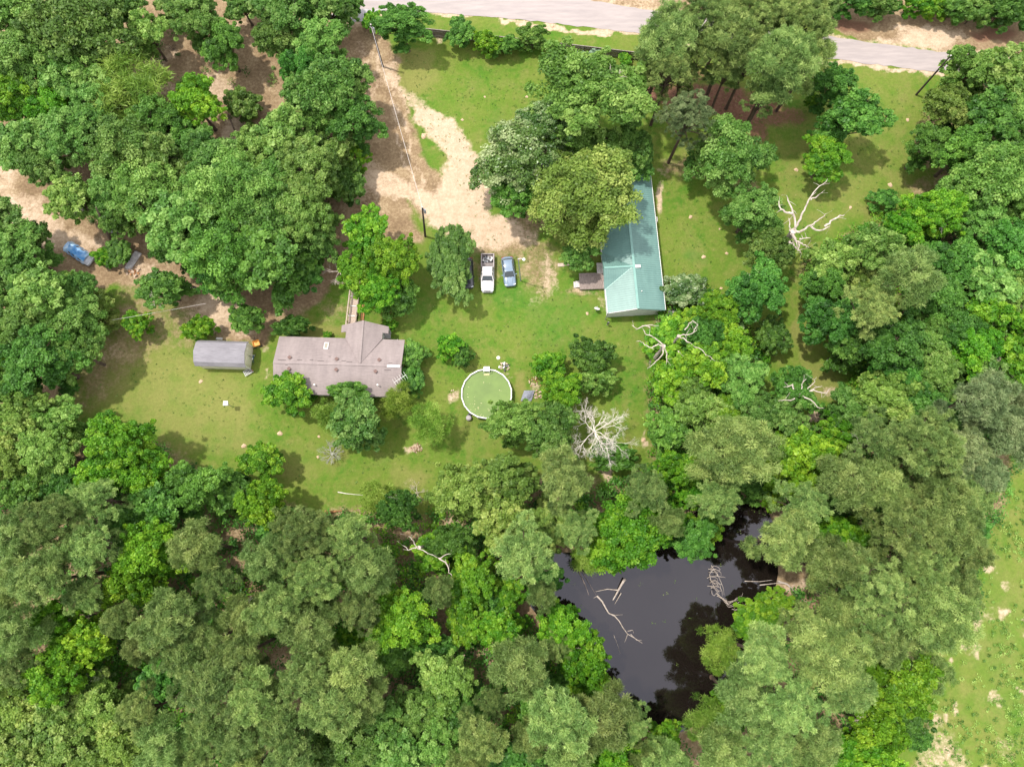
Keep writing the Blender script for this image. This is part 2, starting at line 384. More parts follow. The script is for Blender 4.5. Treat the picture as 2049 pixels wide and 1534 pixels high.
# woods floor, straw, tracks
area('litter', [(-300, -300), (700, -300), (735, 60), (770, 140), (830, 300), (800, 400), (840, 480), (700, 540), (640, 600), (560, 640), (530, 690), (470, 690), (400, 640), (320, 590), (230, 570), (150, 600), (140, 760), (120, 830), (-300, 830)], .95, 1.2)
pmax('litter', .8 * (1 - sm(sdf_poly(WX, WY, PX(FOREST)), -3.5, 1.0)))
area('sand', [(-100, 380), (60, 385), (170, 470), (250, 500), (330, 540), (300, 560), (200, 530), (100, 500), (-100, 520)], .75, 1.5)
blob('sand', 15, 330, 40, 60, .7); blob('sand', 440, 625, 65, 32, .85, .5); blob('sand', 500, 665, 30, 20, .6); blob('sand', 215, 700, 30, 40, .35)
for a in [(300, 130, 45, 35, .6), (430, 170, 60, 40, .7), (340, 100, 30, 20, .6), (470, 260, 40, 40, .85), (560, 260, 30, 30, .6), (615, 250, 20, 20, .9), (690, 270, 18, 18, .9), (40, 110, 10, 10, .3), (530, 50, 25, 15, .6),
          (85, 15, 22, 30, .8), (480, 300, 40, 30, .7), (340, 170, 25, 25, .7), (545, 385, 25, 15, .7), (600, 440, 25, 16, .6), (470, 60, 30, 20, .5)]: blob('sand', *a)
path('sand', [(752, 110), (785, 190), (800, 290), (822, 360)], 5, .75, .5); path('sand', [(772, 105), (806, 190), (824, 290), (845, 370)], 5, .7, .5)
path('litter', [(735, 60), (760, 140), (780, 230), (815, 330), (850, 400)], 70, 1)
path('sand', [(775, 130), (800, 180), (840, 220)], 22, .75); path('sand', [(770, 140), (745, 190), (730, 90)], 18, .55)
path('sand', [(855, 235), (890, 262), (920, 300), (945, 345), (940, 400), (955, 440)], 40, 1.0)
blob('sand', 925, 375, 62, 62, 1.1, .4); blob('sand', 900, 425, 70, 40, 1.05, .4); blob('sand', 985, 460, 70, 38, .95, .5); blob('sand', 1060, 480, 40, 30, .6)
path('sand', [(740, 345), (800, 375), (860, 410)], 44, .85); blob('sand', 735, 385, 30, 30, .5); blob('sand', 765, 355, 40, 25, .6)
blob('litter', 1000, 470, 110, 50, .75); blob('litter', 1080, 530, 50, 60, .6); path('sand', [(1100, 520), (1110, 570)], 20, .6); path('sand', [(1070, 600), (1090, 560)], 12, .5)
blob('litter', 1060, 440, 70, 40, .7); blob('litter', 975, 520, 55, 55, .45); blob('litter', 690, 620, 60, 40, .4); blob('dry', 640, 665, 70, 20, .9); blob('litter', 1160, 590, 50, 10, .5)
blob('red', 1180, 480, 45, 40, .5); blob('sand', 1170, 585, 30, 8, .6); blob('sand', 1200, 615, 12, 22, .5)
blob('sand', 1315, 395, 12, 42, .9); blob('red', 1312, 415, 10, 20, .5); blob('sand', 1320, 345, 14, 14, .5)
for a in [(1330, 185, 70, 28, .9), (1420, 195, 90, 38, 1), (1500, 225, 90, 38, .95), (1560, 240, 60, 30, .7), (1390, 150, 40, 20, .6), (1520, 265, 30, 30, .7), (1290, 180, 20, 20, .5)]: blob('red', *a)
blob('litter', 1360, 340, 55, 28, .6); blob('litter', 1500, 370, 30, 20, .6)
area('litter', [(1180, -200), (1190, 2), (1300, 22), (1400, 40), (1660, 60), (1760, 90), (1890, 104), (2049, 112), (2300, 100), (2300, -200)], .95, .6)
area('sand', [(1200, -60), (1200, 4), (1310, 24), (1370, 20), (1370, -60)], .5, 1); blob('sand', 1860, 80, 85, 26, .9, .5); blob('red', 1700, 50, 70, 18, .7); blob('red', 1990, 70, 70, 20, .7); blob('sand', 1800, 62, 30, 10, .8)
path('sand', [(700, 25), (850, 27), (1024, 41), (1270, 69), (1660, 121), (1890, 150)], 12, .9, .35); path('sand', [(1190, 0), (1310, 20), (1650, 78), (1890, 103), (2049, 117)], 12, .7, .5)
path('sand', [(700, 60), (725, 35), (760, 25)], 26, .9); blob('litter', 740, 70, 20, 40, .9); blob('sand', 1105, 52, 6, 5, .8, .3); blob('sand', 880, 80, 16, 7, .7)
area('litter', [(150, 700), (200, 660), (230, 560), (360, 560), (470, 640), (400, 690), (330, 700), (280, 740), (200, 800), (140, 820)], .5, 3)
area('dry', [(160, 640), (380, 660), (520, 760), (560, 960), (330, 900), (180, 840), (130, 830)], .75, 4)
blob('dry', 420, 800, 120, 60, .7); blob('dry', 600, 930, 130, 60, .55); blob('dry', 960, 880, 60, 60, .55); blob('dry', 820, 960, 60, 35, .7); blob('sand', 827, 975, 14, 20, .45); blob('dry', 1390, 500, 40, 60, .5)
area('dry', [(1540, 200), (1840, 140), (1860, 400), (1700, 470), (1560, 480), (1540, 300)], .55, 5); area('dry', [(730, 80), (860, 100), (880, 170), (800, 230), (770, 150)], .9, 2)
blob('litter', 1850, 375, 30, 30, .6); blob('litter', 1845, 290, 14, 60, .7)
blob('sand', 1640, 840, 32, 22, 1.0, .5); blob('sand', 1670, 780, 22, 14, .7); blob('dry', 1640, 760, 60, 60, .8); blob('dry', 1600, 660, 14, 60, .8); blob('sand', 1290, 870, 6, 18, .8); blob('sand', 1205, 950, 22, 18, .9); blob('sand', 1222, 965, 18, 10, .9)
blob('sand', 1640, 1185, 36, 22, 1.0, .4); blob('sand', 1590, 1175, 30, 18, .8); blob('sand', 905, 1320, 40, 16, 1.0, .5); blob('sand', 965, 1303, 10, 8, .9); blob('sand', 700, 1075, 60, 12, .5); blob('sand', 900, 1055, 30, 20, .7)
blob('sand', 830, 895, 14, 9, .8, .3); blob('sand', 1055, 1480, 30, 20, .6); blob('sand', 1085, 1435, 10, 8, .8); blob('sand', 95, 1400, 20, 18, .7); blob('sand', 1875, 1510, 70, 60, .6); blob('sand', 1850, 1440, 30, 26, .6); blob('sand', 2030, 1500, 30, 30, .4); blob('sand', 2025, 1420, 15, 20, .4); blob('sand', 1960, 1220, 40, 14, .4)
blob('sand', 1075, 775, 18, 12, .7); blob('sand', 1010, 740, 12, 9, .6); blob('sand', 905, 785, 9, 11, .7); blob('dry', 1040, 775, 16, 50, .8); blob('sand', 1020, 745, 6, 16, .5); blob('sand', 535, 745, 8, 14, .7); blob('sand', 535, 690, 8, 14, .6)
r9 = random.Random(12)
for _ in range(34):
    q = (r9.uniform(1880, 2080), r9.uniform(1130, 1540)); blob('sand', q[0], q[1], r9.uniform(6, 16), r9.uniform(5, 14), r9.uniform(.5, .85))
area('dry', [(1990, 880), (1960, 1150), (1860, 1380), (1800, 1480), (1800, 1700), (2300, 1700), (2300, 880)], .5, 3)
for a in [(1050, 600, 150, 60, .6), (1150, 630, 80, 30, .55), (980, 160, 140, 70, .35), (1400, 505, 30, 18, .8), (1100, 650, 120, 80, .5), (2000, 1250, 120, 300, .5), (990, 250, 50, 60, .45), (830, 620, 60, 40, .5), (760, 930, 90, 40, .4), (1260, 750, 25, 120, .35)]: blob('lush', *a, 1.1)
pond_sd = sdf_poly(GX + .5 * (vnoise(GX, GY, 2.5, 33) - .5), GY + .5 * (vnoise(GX, GY, 2.5, 34) - .5), PX(POND))
pmax('litter', .9 * (1 - sm(pond_sd, 0, 2.5)))
GZ = -1.9 * sm(-pond_sd, -1.0, 5.0) + .05 * (fbm(GX, GY, 9, 40) - .5) * (np.abs(GX) < 100)
V = np.stack([GX, GY, GZ], -1).reshape(-1, 3)
ii = (np.arange(ny - 1)[:, None] * nx + np.arange(nx - 1)[None]).ravel()
Fq = np.stack([ii, ii + 1, ii + nx + 1, ii + nx], 1)
me = bpy.data.meshes.new('ground'); me.vertices.add(len(V)); me.vertices.foreach_set('co', V.astype(np.float32).ravel())
me.loops.add(Fq.size); me.loops.foreach_set('vertex_index', Fq.astype(np.int32).ravel()); me.polygons.add(len(Fq))
me.polygons.foreach_set('loop_start', np.arange(0, Fq.size, 4, dtype=np.int32)); me.polygons.foreach_set('use_smooth', [True] * len(Fq))
for k, v in ch.items():
    a = me.attributes.new(k, 'FLOAT', 'POINT'); a.data.foreach_set('value', v.astype(np.float32).ravel())
me.update(calc_edges=True)

gm, t, p = newmat('ground_soil_and_grass'); L = t.links.new
geo = t.nodes.new('ShaderNodeNewGeometry')
def nz(scale, det=5, ro=.6, dist=0):
    n = t.nodes.new('ShaderNodeTexNoise'); n.inputs['Scale'].default_value = scale; n.inputs['Detail'].default_value = det; n.inputs['Roughness'].default_value = ro
    n.inputs['Distortion'].default_value = dist; L(geo.outputs['Position'], n.inputs['Vector']); return n.outputs['Fac']
def mth(op, a, b, clamp=False):
    m = t.nodes.new('ShaderNodeMath'); m.operation = op; m.use_clamp = clamp
    for i, q in enumerate((a, b)):
        if q is None: continue
        if isinstance(q, (int, float)): m.inputs[i].default_value = q
        else: L(q, m.inputs[i])
    return m.outputs[0]
def mixc(f, a, b):
    m = t.nodes.new('ShaderNodeMix'); m.data_type = 'RGBA'; L(f, m.inputs[0])
    for i, q in ((6, a), (7, b)):
        if isinstance(q, tuple): m.inputs[i].default_value = (*q, 1)
        else: L(q, m.inputs[i])
    return m.outputs[2]
def rmp(f, stops): r_ = ramp(t, stops); L(f, r_.inputs[0]); return r_.outputs[0]
def mask(name, noise, k=1.0, lo=.22, hi=.78):
    a = t.nodes.new('ShaderNodeAttribute'); a.attribute_name = name
    v = mth('ADD', a.outputs['Fac'], mth('MULTIPLY', mth('SUBTRACT', noise, .5), k))
    r_ = t.nodes.new('ShaderNodeMapRange'); r_.interpolation_type = 'SMOOTHSTEP'; L(v, r_.inputs[0]); r_.inputs[1].default_value = lo; r_.inputs[2].default_value = hi
    return r_.outputs[0]
nA, nB, nC, nD = nz(.055, 4), nz(.35, 6, .65), nz(2.4, 6, .75), nz(9, 4, .7)
grass = mixc(rmp(nA, [(.35, (0, 0, 0)), (.65, (1, 1, 1))]), (.078, .185, .018), (.120, .195, .024))
nE, nF = nz(.16, 6, .7, .6), nz(.9, 6, .75)
grass = mixc(rmp(nE, [(.40, (0, 0, 0)), (.66, (1, 1, 1))]), grass, (.155, .205, .036))
grass = mixc(rmp(mth('ADD', mth('MULTIPLY', nB, .5), mth('MULTIPLY', nF, .5)), [(.46, (0, 0, 0)), (.64, (.85, .85, .85))]), grass, (.200, .212, .055))
grass = mixc(rmp(mth('ADD', mth('MULTIPLY', nE, .5), mth('MULTIPLY', nF, .5)), [(.34, (.8, .8, .8)), (.47, (0, 0, 0))]), grass, (.060, .165, .018))
grass = mixc(rmp(mth('ADD', mth('MULTIPLY', nF, .65), mth('MULTIPLY', nC, .35)), [(.60, (0, 0, 0)), (.72, (.7, .7, .7))]), grass, (.33, .28, .13))
grass = mixc(mask('lush', nB, .5, .2, 1.1), grass, (.045, .170, .022))
grass = mixc(mask('dry', nB, .9, .25, 1.0), grass, (.215, .220, .062))
fine = rmp(mth('ADD', mth('MULTIPLY', nC, .6), mth('MULTIPLY', nD, .4)), [(.3, (.70, .70, .70)), (.55, (1, 1, 1)), (.75, (1.28, 1.26, 1.1))])
vm = t.nodes.new('ShaderNodeVectorMath'); vm.operation = 'MULTIPLY'; L(grass, vm.inputs[0]); L(fine, vm.inputs[1])
lit = rmp(mth('ADD', mth('MULTIPLY', nB, .45), mth('MULTIPLY', nC, .55)), [(.32, (.125, .075, .045)), (.5, (.27, .19, .11)), (.62, (.41, .31, .19)), (.75, (.54, .44, .30))])
redl = rmp(nC, [(.3, (.105, .052, .032)), (.6, (.22, .115, .075)), (.8, (.34, .22, .14))])
snd = rmp(mth('ADD', mth('MULTIPLY', nF, .35), mth('ADD', mth('MULTIPLY', nC, .35), mth('MULTIPLY', nD, .3))), [(.3, (.32, .22, .14)), (.5, (.50, .375, .26)), (.65, (.66, .53, .39)), (.8, (.76, .66, .52))])
c = mixc(mask('litter', mth('ADD', mth('MULTIPLY', nB, .3), mth('ADD', mth('MULTIPLY', nF, .45), mth('MULTIPLY', nC, .25))), 2.2, .15, .85), vm.outputs[0], lit)
c = mixc(mask('red', nC, 1.0, .3, .8), c, redl)
c = mixc(mask('sand', mth('ADD', mth('MULTIPLY', nB, .25), mth('ADD', mth('MULTIPLY', nF, .45), mth('MULTIPLY', nC, .3))), 2.6, .25, .95), c, snd)
L(c, p.inputs['Base Color']); p.inputs['Roughness'].default_value = .95; p.inputs['Specular IOR Level'].default_value = .1
bmp = t.nodes.new('ShaderNodeBump'); bmp.inputs['Strength'].default_value = .6; bmp.inputs['Distance'].default_value = .12
L(mth('ADD', nC, mth('MULTIPLY', nD, .6)), bmp.inputs['Height']); L(bmp.outputs[0], p.inputs['Normal'])
tag(link('ground', me, gm), 'mown grass, bare sandy soil and leaf litter of the lot', None, None, 'structure')

def sheet(name, pts, z, m, kind='structure', label=None, jit=0.0, seed=1):
    P = []
    rr = random.Random(seed); n = len(pts)
    for i in range(n):
        a = Vector(pts[i]); b = Vector(pts[(i + 1) % n]); k = max(1, int((b - a).length / 1.0)) if jit else 1
        for j in range(k):
            q = a.lerp(b, j / k); P.append((q.x + (rr.random() - .5) * jit, q.y + (rr.random() - .5) * jit, z))
    me_ = bpy.data.meshes.new(name); me_.from_pydata(P, [], [tuple(range(len(P)))]); me_.update()
    if me_.polygons[0].normal.z < 0: me_.flip_normals()
    return tag(link(name, me_, m), label, None, None, kind)
# asphalt road along the top
road = mat('asphalt', (.385, .330, .31), (.30, .26, .25), .6, .85, stretch=(.35, 2.2, 1), detail=7)
RP = PX([(560, 8), (690, 20), (760, 21), (850, 25), (1024, 38), (1270, 66), (1660, 118), (1890, 147), (2120, 178)])
RQ = PX([(2120, 128), (1890, 105), (1760, 88), (1650, 72), (1310, 22), (1190, 2), (1024, -22), (850, -45), (560, -70)])
sheet('road', RP + RQ, .045, road, label='pale worn asphalt road across the top', jit=.30)
sheet('driveway_apron', PX([(690, 20), (775, 19), (745, 27), (728, 42), (700, 46), (660, 30)]), .055, mat('apron', (.44, .42, .42), (.36, .34, .34), 1.5, .9), label='grey gravel driveway apron joining the road', jit=.3)
# pond water
wm, t2, pw = newmat('pond_water'); pw.inputs['Base Color'].default_value = (.010, .0075, .006, 1); pw.inputs['Roughness'].default_value = .02
pw.inputs['IOR'].default_value = 1.55; pw.inputs['Specular IOR Level'].default_value = .72; pw.inputs['Specular Tint'].default_value = (.92, .9, 1, 1)
nw = t2.nodes.new('ShaderNodeTexNoise'); nw.inputs['Scale'].default_value = 1.6; nw.inputs['Detail'].default_value = 4
g2 = t2.nodes.new('ShaderNodeNewGeometry'); t2.links.new(g2.outputs['Position'], nw.inputs['Vector'])
bw = t2.nodes.new('ShaderNodeBump'); bw.inputs['Strength'].default_value = .035; bw.inputs['Distance'].default_value = .05
t2.links.new(nw.outputs['Fac'], bw.inputs['Height']); t2.links.new(bw.outputs[0], pw.inputs['Normal'])
pc = PX(POND); cx = sum(a for a, b in pc) / len(pc); cy = sum(b for a, b in pc) / len(pc)
sheet('pond_water', [(cx + (a - cx) * 1.08, cy + (b - cy) * 1.08) for a, b in pc], -.38, wm, label='dark still pond water')

r_ = np.random.default_rng(3); n_ = 420; X_ = r_.uniform(3, 38, n_); Y_ = r_.uniform(-25, 15, n_); k_ = (sdf_poly(X_, Y_, PX(POND)) < -.3) & ((sdf_poly(X_, Y_, PX(POND)) > -2.2) | (r_.random(n_) < .14)); X_, Y_ = X_[k_], Y_[k_]
POND_BITS = (X_, Y_)
# ------------------------------------------------------------------ undergrowth, weeds
def scatter(name, label, n, accept, rad, per, size, m, seed, h=(.2, .9)):
    r = np.random.default_rng(seed); X = r.uniform(-95, 95, n * 8); Y = r.uniform(-40, 96, n * 8); k = accept(X, Y, r); X, Y = X[k][:n], Y[k][:n]
    RC = rad[0] + (rad[1] - rad[0]) * r.random(len(X)); Z = h[0] + (h[1] - h[0]) * r.random(len(X))
    Q, tn = leaves(np.stack([X, Y, Z], 1), RC, r.random(len(X)), per, size, r, spread=.6)
    me_ = mesh_np(name, Q, 4, tn); return tag(link(name, me_, m), label, None, None, 'stuff')
fw, pdw = PX(FOREST), PX(POND)
def in_forest(X, Y, r): return (sdf_poly(X, Y, fw) < -1.0) & (sdf_poly(X, Y, pdw) > .6) & (fbm(X, Y, 9, 77) + .25 * r.random(len(X)) > .44)
scatter('undergrowth', 'low leafy undergrowth covering the floor of the woods', 5200, in_forest, (.5, 1.5), 60, .34, LM['D'], 5, (.2, 1.6))
scatter('brambles', 'bright saplings and brambles under the pines', 2200, lambda X, Y, r: in_forest(X + 40, Y + 13, r) & (sdf_poly(X, Y, fw) < -.6) & (sdf_poly(X, Y, pdw) > .3), (.4, 1.3), 60, .32, LM['B'], 6, (.2, 1.8))
MEAD = PX([(2080, 880), (1990, 1080), (1955, 1220), (1860, 1370), (1800, 1450), (1790, 1620), (2300, 1620), (2300, 880)])
scatter('meadow_weeds', 'rough weeds and grass tufts of the meadow at the right edge', 5200, lambda X, Y, r: (sdf_poly(X, Y, MEAD) < 0) & (fbm(X, Y, 6, 31) + .3 * r.random(len(X)) > .5), (.12, .5), 26, .20, LM['O'], 8, (.02, .12))
UL = PX([(-100, -100), (690, -100), (720, 100), (760, 320), (700, 420), (690, 560), (500, 610), (330, 600), (150, 460), (-100, 380)])
scatter('saplings', 'sparse low saplings on the leaf litter of the upper woods', 420, lambda X, Y, r: (sdf_poly(X, Y, UL) < -1) & (fbm(X, Y, 8, 51) > .5), (.25, .9), 45, .28, LM['O'], 9, (.1, .7))

LAWN = PX([(740, 90), (1270, 130), (1660, 140), (1830, 180), (1850, 380), (1600, 480), (1440, 520), (1290, 640), (1280, 900), (1180, 960), (1000, 900), (880, 1010), (640, 1000), (470, 950), (340, 860), (150, 820), (230, 640), (520, 700), (700, 620), (860, 480), (960, 460), (820, 250)])
notbuilt = lambda X, Y: ~((np.abs(X + 23.8) < 9.5) & (np.abs(Y - 25.5) < 6)) & ~((np.abs(X + 40.4) < 4) & (np.abs(Y - 26.4) < 2.2)) & ~((np.abs(X - 16.5) < 6.5) & (np.abs(Y - 44) < 13)) & (np.hypot(X + 3.55, Y - 21) > 3.9)
scatter('lawn_tufts', 'darker grass tufts and clover patches in the lawn', 1100, lambda X, Y, r: (sdf_poly(X, Y, LAWN) < -.5) & (fbm(X, Y, 4, 61) + .3 * r.random(len(X)) > .55) & notbuilt(X, Y), (.10, .34), 9, .13, LM['O'], 21, (.0, .04))
scatter('lawn_weeds', 'pale flowering weeds and dry tufts dotted through the lawn', 1500, lambda X, Y, r: (sdf_poly(X, Y, LAWN) < -.5) & (fbm(X, Y, 5, 71) + .3 * r.random(len(X)) > .55) & notbuilt(X, Y), (.08, .26), 8, .12, LM['Y'], 22, (.0, .04))

Q_, t_ = leaves(np.stack([POND_BITS[0], POND_BITS[1], np.full(len(POND_BITS[0]), -.372)], 1), np.full(len(POND_BITS[0]), .3), r_.random(len(POND_BITS[0])), 6, .16, r_, flat=.0)
Q_[:, 2] = -.372 + .004 * r_.random(len(Q_)); tag(link('pond_debris', mesh_np('pond_debris', Q_, 4, t_), LM['Y']), 'floating leaves and scum along the pond margin', None, None, 'stuff')
# ------------------------------------------------------------------ buildings
Zv = Vector((0, 0, 1))
def roofmat(name, c, c2, streak=(1, 1, 1)):
    m, t, p = newmat(name); co = t.nodes.new('ShaderNodeTexCoord')
    def n(sc, st, d=6):
        mp = t.nodes.new('ShaderNodeMapping'); mp.inputs['Scale'].default_value = st; q = t.nodes.new('ShaderNodeTexNoise'); q.inputs['Scale'].default_value = sc; q.inputs['Detail'].default_value = d; q.inputs['Roughness'].default_value = .7
        t.links.new(co.outputs['Object'], mp.inputs[0]); t.links.new(mp.outputs[0], q.inputs['Vector']); return q.outputs['Fac']
    a, b = n(.5, streak), n(2.6, (.45, 3.2, 1))
    ad = t.nodes.new('ShaderNodeMath'); ad.operation = 'ADD'; ad.use_clamp = True; sc = t.nodes.new('ShaderNodeMath'); sc.operation = 'MULTIPLY'; sc.inputs[1].default_value = .55
    s2 = t.nodes.new('ShaderNodeMath'); s2.operation = 'MULTIPLY'; s2.inputs[1].default_value = .45
    t.links.new(a, sc.inputs[0]); t.links.new(b, s2.inputs[0]); t.links.new(sc.outputs[0], ad.inputs[0]); t.links.new(s2.outputs[0], ad.inputs[1])
    r = ramp(t, [(.36, c2), (.6, c)]); t.links.new(ad.outputs[0], r.inputs[0]); t.links.new(r.outputs[0], p.inputs['Base Color'])
    p.inputs['Roughness'].default_value = .92; p.inputs['Specular IOR Level'].default_value = .2
    bp = t.nodes.new('ShaderNodeBump'); bp.inputs['Strength'].default_value = .5; bp.inputs['Distance'].default_value = .03; t.links.new(b, bp.inputs['Height']); t.links.new(bp.outputs[0], p.inputs['Normal'])
    return m
shingle = roofmat('shingle_mauve', (.315, .262, .250), (.215, .178, .172), (1.6, .35, 1))
shingle2 = roofmat('shingle_grey', (.29, .275, .295), (.185, .175, .19), (.5, 1.6, 1))
white = mat('white_paint', (.80, .78, .74), (.66, .64, .60), 3, .6)
cream = mat('cream_siding', (.76, .71, .56), (.66, .61, .48), 2, .8)
siding = mat('pale_siding', (.66, .66, .62), (.52, .52, .48), 2, .8)
dirtyw = mat('dirty_white', (.62, .58, .54), (.40, .36, .33), 4, .8)
darkm = mat('dark_plastic', (.035, .035, .04), (.02, .02, .024), 5, .5)
glass = mat('dark_glass', (.03, .045, .05), (.02, .03, .035), 2, .08, spec=.8)
wood = mat('weathered_wood', (.36, .29, .26), (.17, .13, .115), 3, .9, bump=.3, stretch=(7, .6, 1))
woodp = mat('pale_wood', (.58, .48, .40), (.38, .28, .22), 3, .9, stretch=(1, 5, 1))
brownv = mat('brown_vent', (.17, .09, .07), (.10, .05, .04), 5, .6)
rust = mat('orange_wood', (.42, .20, .08), (.26, .11, .05), 4, .9)
greym = mat('grey_metal', (.42, .42, .43), (.26, .26, .27), 3, .55, metal=.3)
concrete = mat('concrete', (.42, .40, .38), (.28, .26, .25), 2, .9)

def gable(L, W, ze, zr, th=.14):
    """gable roof solid: ridge along X, length L, width W, eave ze, ridge zr"""
    m = MB(); h = W / 2; x = L / 2
    m.add([(-x, -h, ze), (x, -h, ze), (x, 0, zr), (-x, 0, zr), (-x, h, ze), (x, h, ze)], [(0, 1, 2, 3), (3, 2, 5, 4)])
    m.add([(-x, -h, ze - th), (x, -h, ze - th), (x, 0, zr - th), (-x, 0, zr - th), (-x, h, ze - th), (x, h, ze - th)], [(3, 2, 1, 0), (4, 5, 2, 3)])
    m.add([(-x, -h, ze), (x, -h, ze), (x, -h, ze - th), (-x, -h, ze - th)], [(3, 2, 1, 0)])
    m.add([(-x, h, ze), (x, h, ze), (x, h, ze - th), (-x, h, ze - th)], [(0, 1, 2, 3)])
    for s in (-1, 1):
        m.add([(s * x, -h, ze), (s * x, 0, zr), (s * x, h, ze), (s * x, h, ze - th), (s * x, 0, zr - th), (s * x, -h, ze - th)], [(0, 1, 4, 5), (1, 2, 3, 4)])
    return m
def gable_walls(L, W, ze, zr):
    m = MB(); x = L / 2; h = W / 2
    m.add([(-x, -h, 0), (x, -h, 0), (x, h, 0), (-x, h, 0), (-x, -h, ze), (x, -h, ze), (x, h, ze), (-x, h, ze), (-x, 0, zr), (x, 0, zr)],
          [(0, 1, 5, 4), (2, 3, 7, 6), (1, 2, 6, 9, 5), (3, 0, 4, 8, 7)])
    return m
def windows(root, spots, zc=1.55, wm=None):
    for (x, y, rz, w_, h_) in spots:
        fr = MB().box((0, 0, 0), (w_ + .16, .08, h_ + .16)).build('window', white, root); fr.location = (x, y, zc); fr.rotation_euler = (0, 0, rz)
        MB().box((0, -.045, 0), (w_, .03, h_)).build('pane', glass, fr)

# long mauve-roofed house
hr = empty('long_house', (-23.8, 24.45, 0), -.030, 'long house with a mauve shingle roof, a front cross gable and pale walls', 'house')
gable_walls(16.6, 7.2, 2.8, 4.15).build('wall', siding, hr)
MB().box((3.05, 4.5, 1.4), (4.6, 1.9, 2.8)).build('porch_wall', siding, hr)
rf = gable(17.5, 8.15, 2.98, 4.40).build('roof', shingle, hr)
MB().box((0, 0, 4.43), (17.4, .34, .05)).build('ridge_cap', shingle, rf)
cg = MB(); rx = 3.08
# cross gable: slopes run from the main ridge out over the porch
yf, yn, ym = 6.12, 4.95, 4.07; w1, w2 = 2.55, 3.30; ze = 2.99; zr = 4.41; sl_ = (zr - ze) / 2.55
def cgz(x): return zr - abs(x - rx) * sl_ * .86
for s in (-1, 1):
    a = [(rx, .05, zr), (rx, yf + .15, zr), (rx + s * w2, yf - .15, cgz(rx + w2)), (rx + s * w2, yn, cgz(rx + w2)), (rx + s * w1, yn, cgz(rx + w1)), (rx + s * w1, ym - .02, cgz(rx + w1))]
    if s < 0: a = a[::-1]
    cg.add(a, [tuple(range(6))[::-1]]); cg.add([(p[0], p[1], p[2] - .13) for p in a], [tuple(range(6))])
    n6 = [(a[i], a[(i + 1) % 6]) for i in range(6)]
    for p_, q_ in n6: cg.add([p_, q_, (q_[0], q_[1], q_[2] - .13), (p_[0], p_[1], p_[2] - .13)], [(0, 1, 2, 3), (3, 2, 1, 0)][:1])
cgo = cg.build('cross_gable', shingle, hr)
MB().bar((rx, .2, zr + .03), (rx, yf + .15, zr + .03), .26, .05).build('ridge_cap', shingle, cgo)
for x, y in [(-6.6, .75), (-.15, .72), (5.65, .78), (-6.55, -.85), (-.1, -.78), (5.25, -.85)]:
    z = 4.40 - abs(y) * .348; v = MB().box((0, 0, .10), (.34, .34, .2), .78).box((0, 0, .22), (.42, .42, .05), .78).build('roof_vent', brownv, hr); v.location = (x, y, z)
sk = MB().box((0, 0, 0), (.62, 1.08, .12)).build('skylight', white, hr); sk.location = (-1.95, 2.75, 3.52); sk.rotation_euler = (-.335, 0, 0)
MB().box((0, 0, .065), (.42, .86, .02)).build('pane', mat('skylight_pane', (.36, .33, .26), (.30, .27, .22), 3, .4), sk)
MB().box((7.7, -.10, 4.45), (1.75, .34, .05)).build('ridge_flashing', white, hr)
for x, y, h_, m_ in [(-5.85, -1.85, .5, dirtyw), (-3.0, -2.85, .45, white), (5.65, -2.7, .7, white), (-4.05, -2.8, .25, greym)]:
    v = MB().tube([(0, 0, 0), (0, 0, h_)], .06, 8).disc((0, 0, h_), .12, .06, 10).build('vent_pipe', m_, hr); v.location = (x, y, 4.4 - abs(y) * .348)
for i, (x, y, l) in enumerate([(-7.6, .35, 1.1), (-5.2, .45, .7), (-3.6, .5, .5), (-2.3, .38, .9), (.8, .5, .6), (1.6, .38, .8), (-6.9, -.35, .35), (7.2, .4, .5), (6.9, -.6, .9), (-1.2, 1.1, .3)]):
    s = MB().box((0, 0, 0), (l, .07, .012)).build('worn_strip', mat('bare_felt', (.09, .07, .065), (.05, .04, .04)) if i == 0 else bpy.data.materials['bare_felt'], rf); s.location = (x, y, 4.40 - abs(y) * .348 + .012); s.rotation_euler = (-.335 * (1 if y > 0 else -1), 0, 0)
windows(hr, [(x, -3.64, 0, 1.0, 1.0) for x in (-6.6, -3.6, -.5, 3, 6.3)] + [(x, 3.64, math.pi, 1.0, 1.0) for x in (-6.5, -3.8, 7.0)] + [(8.34, 0, math.pi / 2, .9, .9), (-8.34, .5, -math.pi / 2, .9, .9)])
d_ = MB().box((2.3, 5.49, 1.05), (.95, .08, 2.05)).build('door', white, hr); MB().box((2.65, 5.55, 1.0), (.06, .05, .06)).build('handle', greym, d_)
for x in (-.1, 6.2): MB().bar((x, 5.9, 0), (x, 5.9, 2.75), .12).build('porch_post', white, hr)
MB().box((3.05, 5.6, .15), (6.4, 1.2, .3)).build('porch_floor', concrete, hr)
for x in (.9, 7.9): MB().tube([(x * 1.0 - .2, 4.1, 2.9), (x - .2, 4.1, .1)], .05, 6).build('downpipe', white, hr)

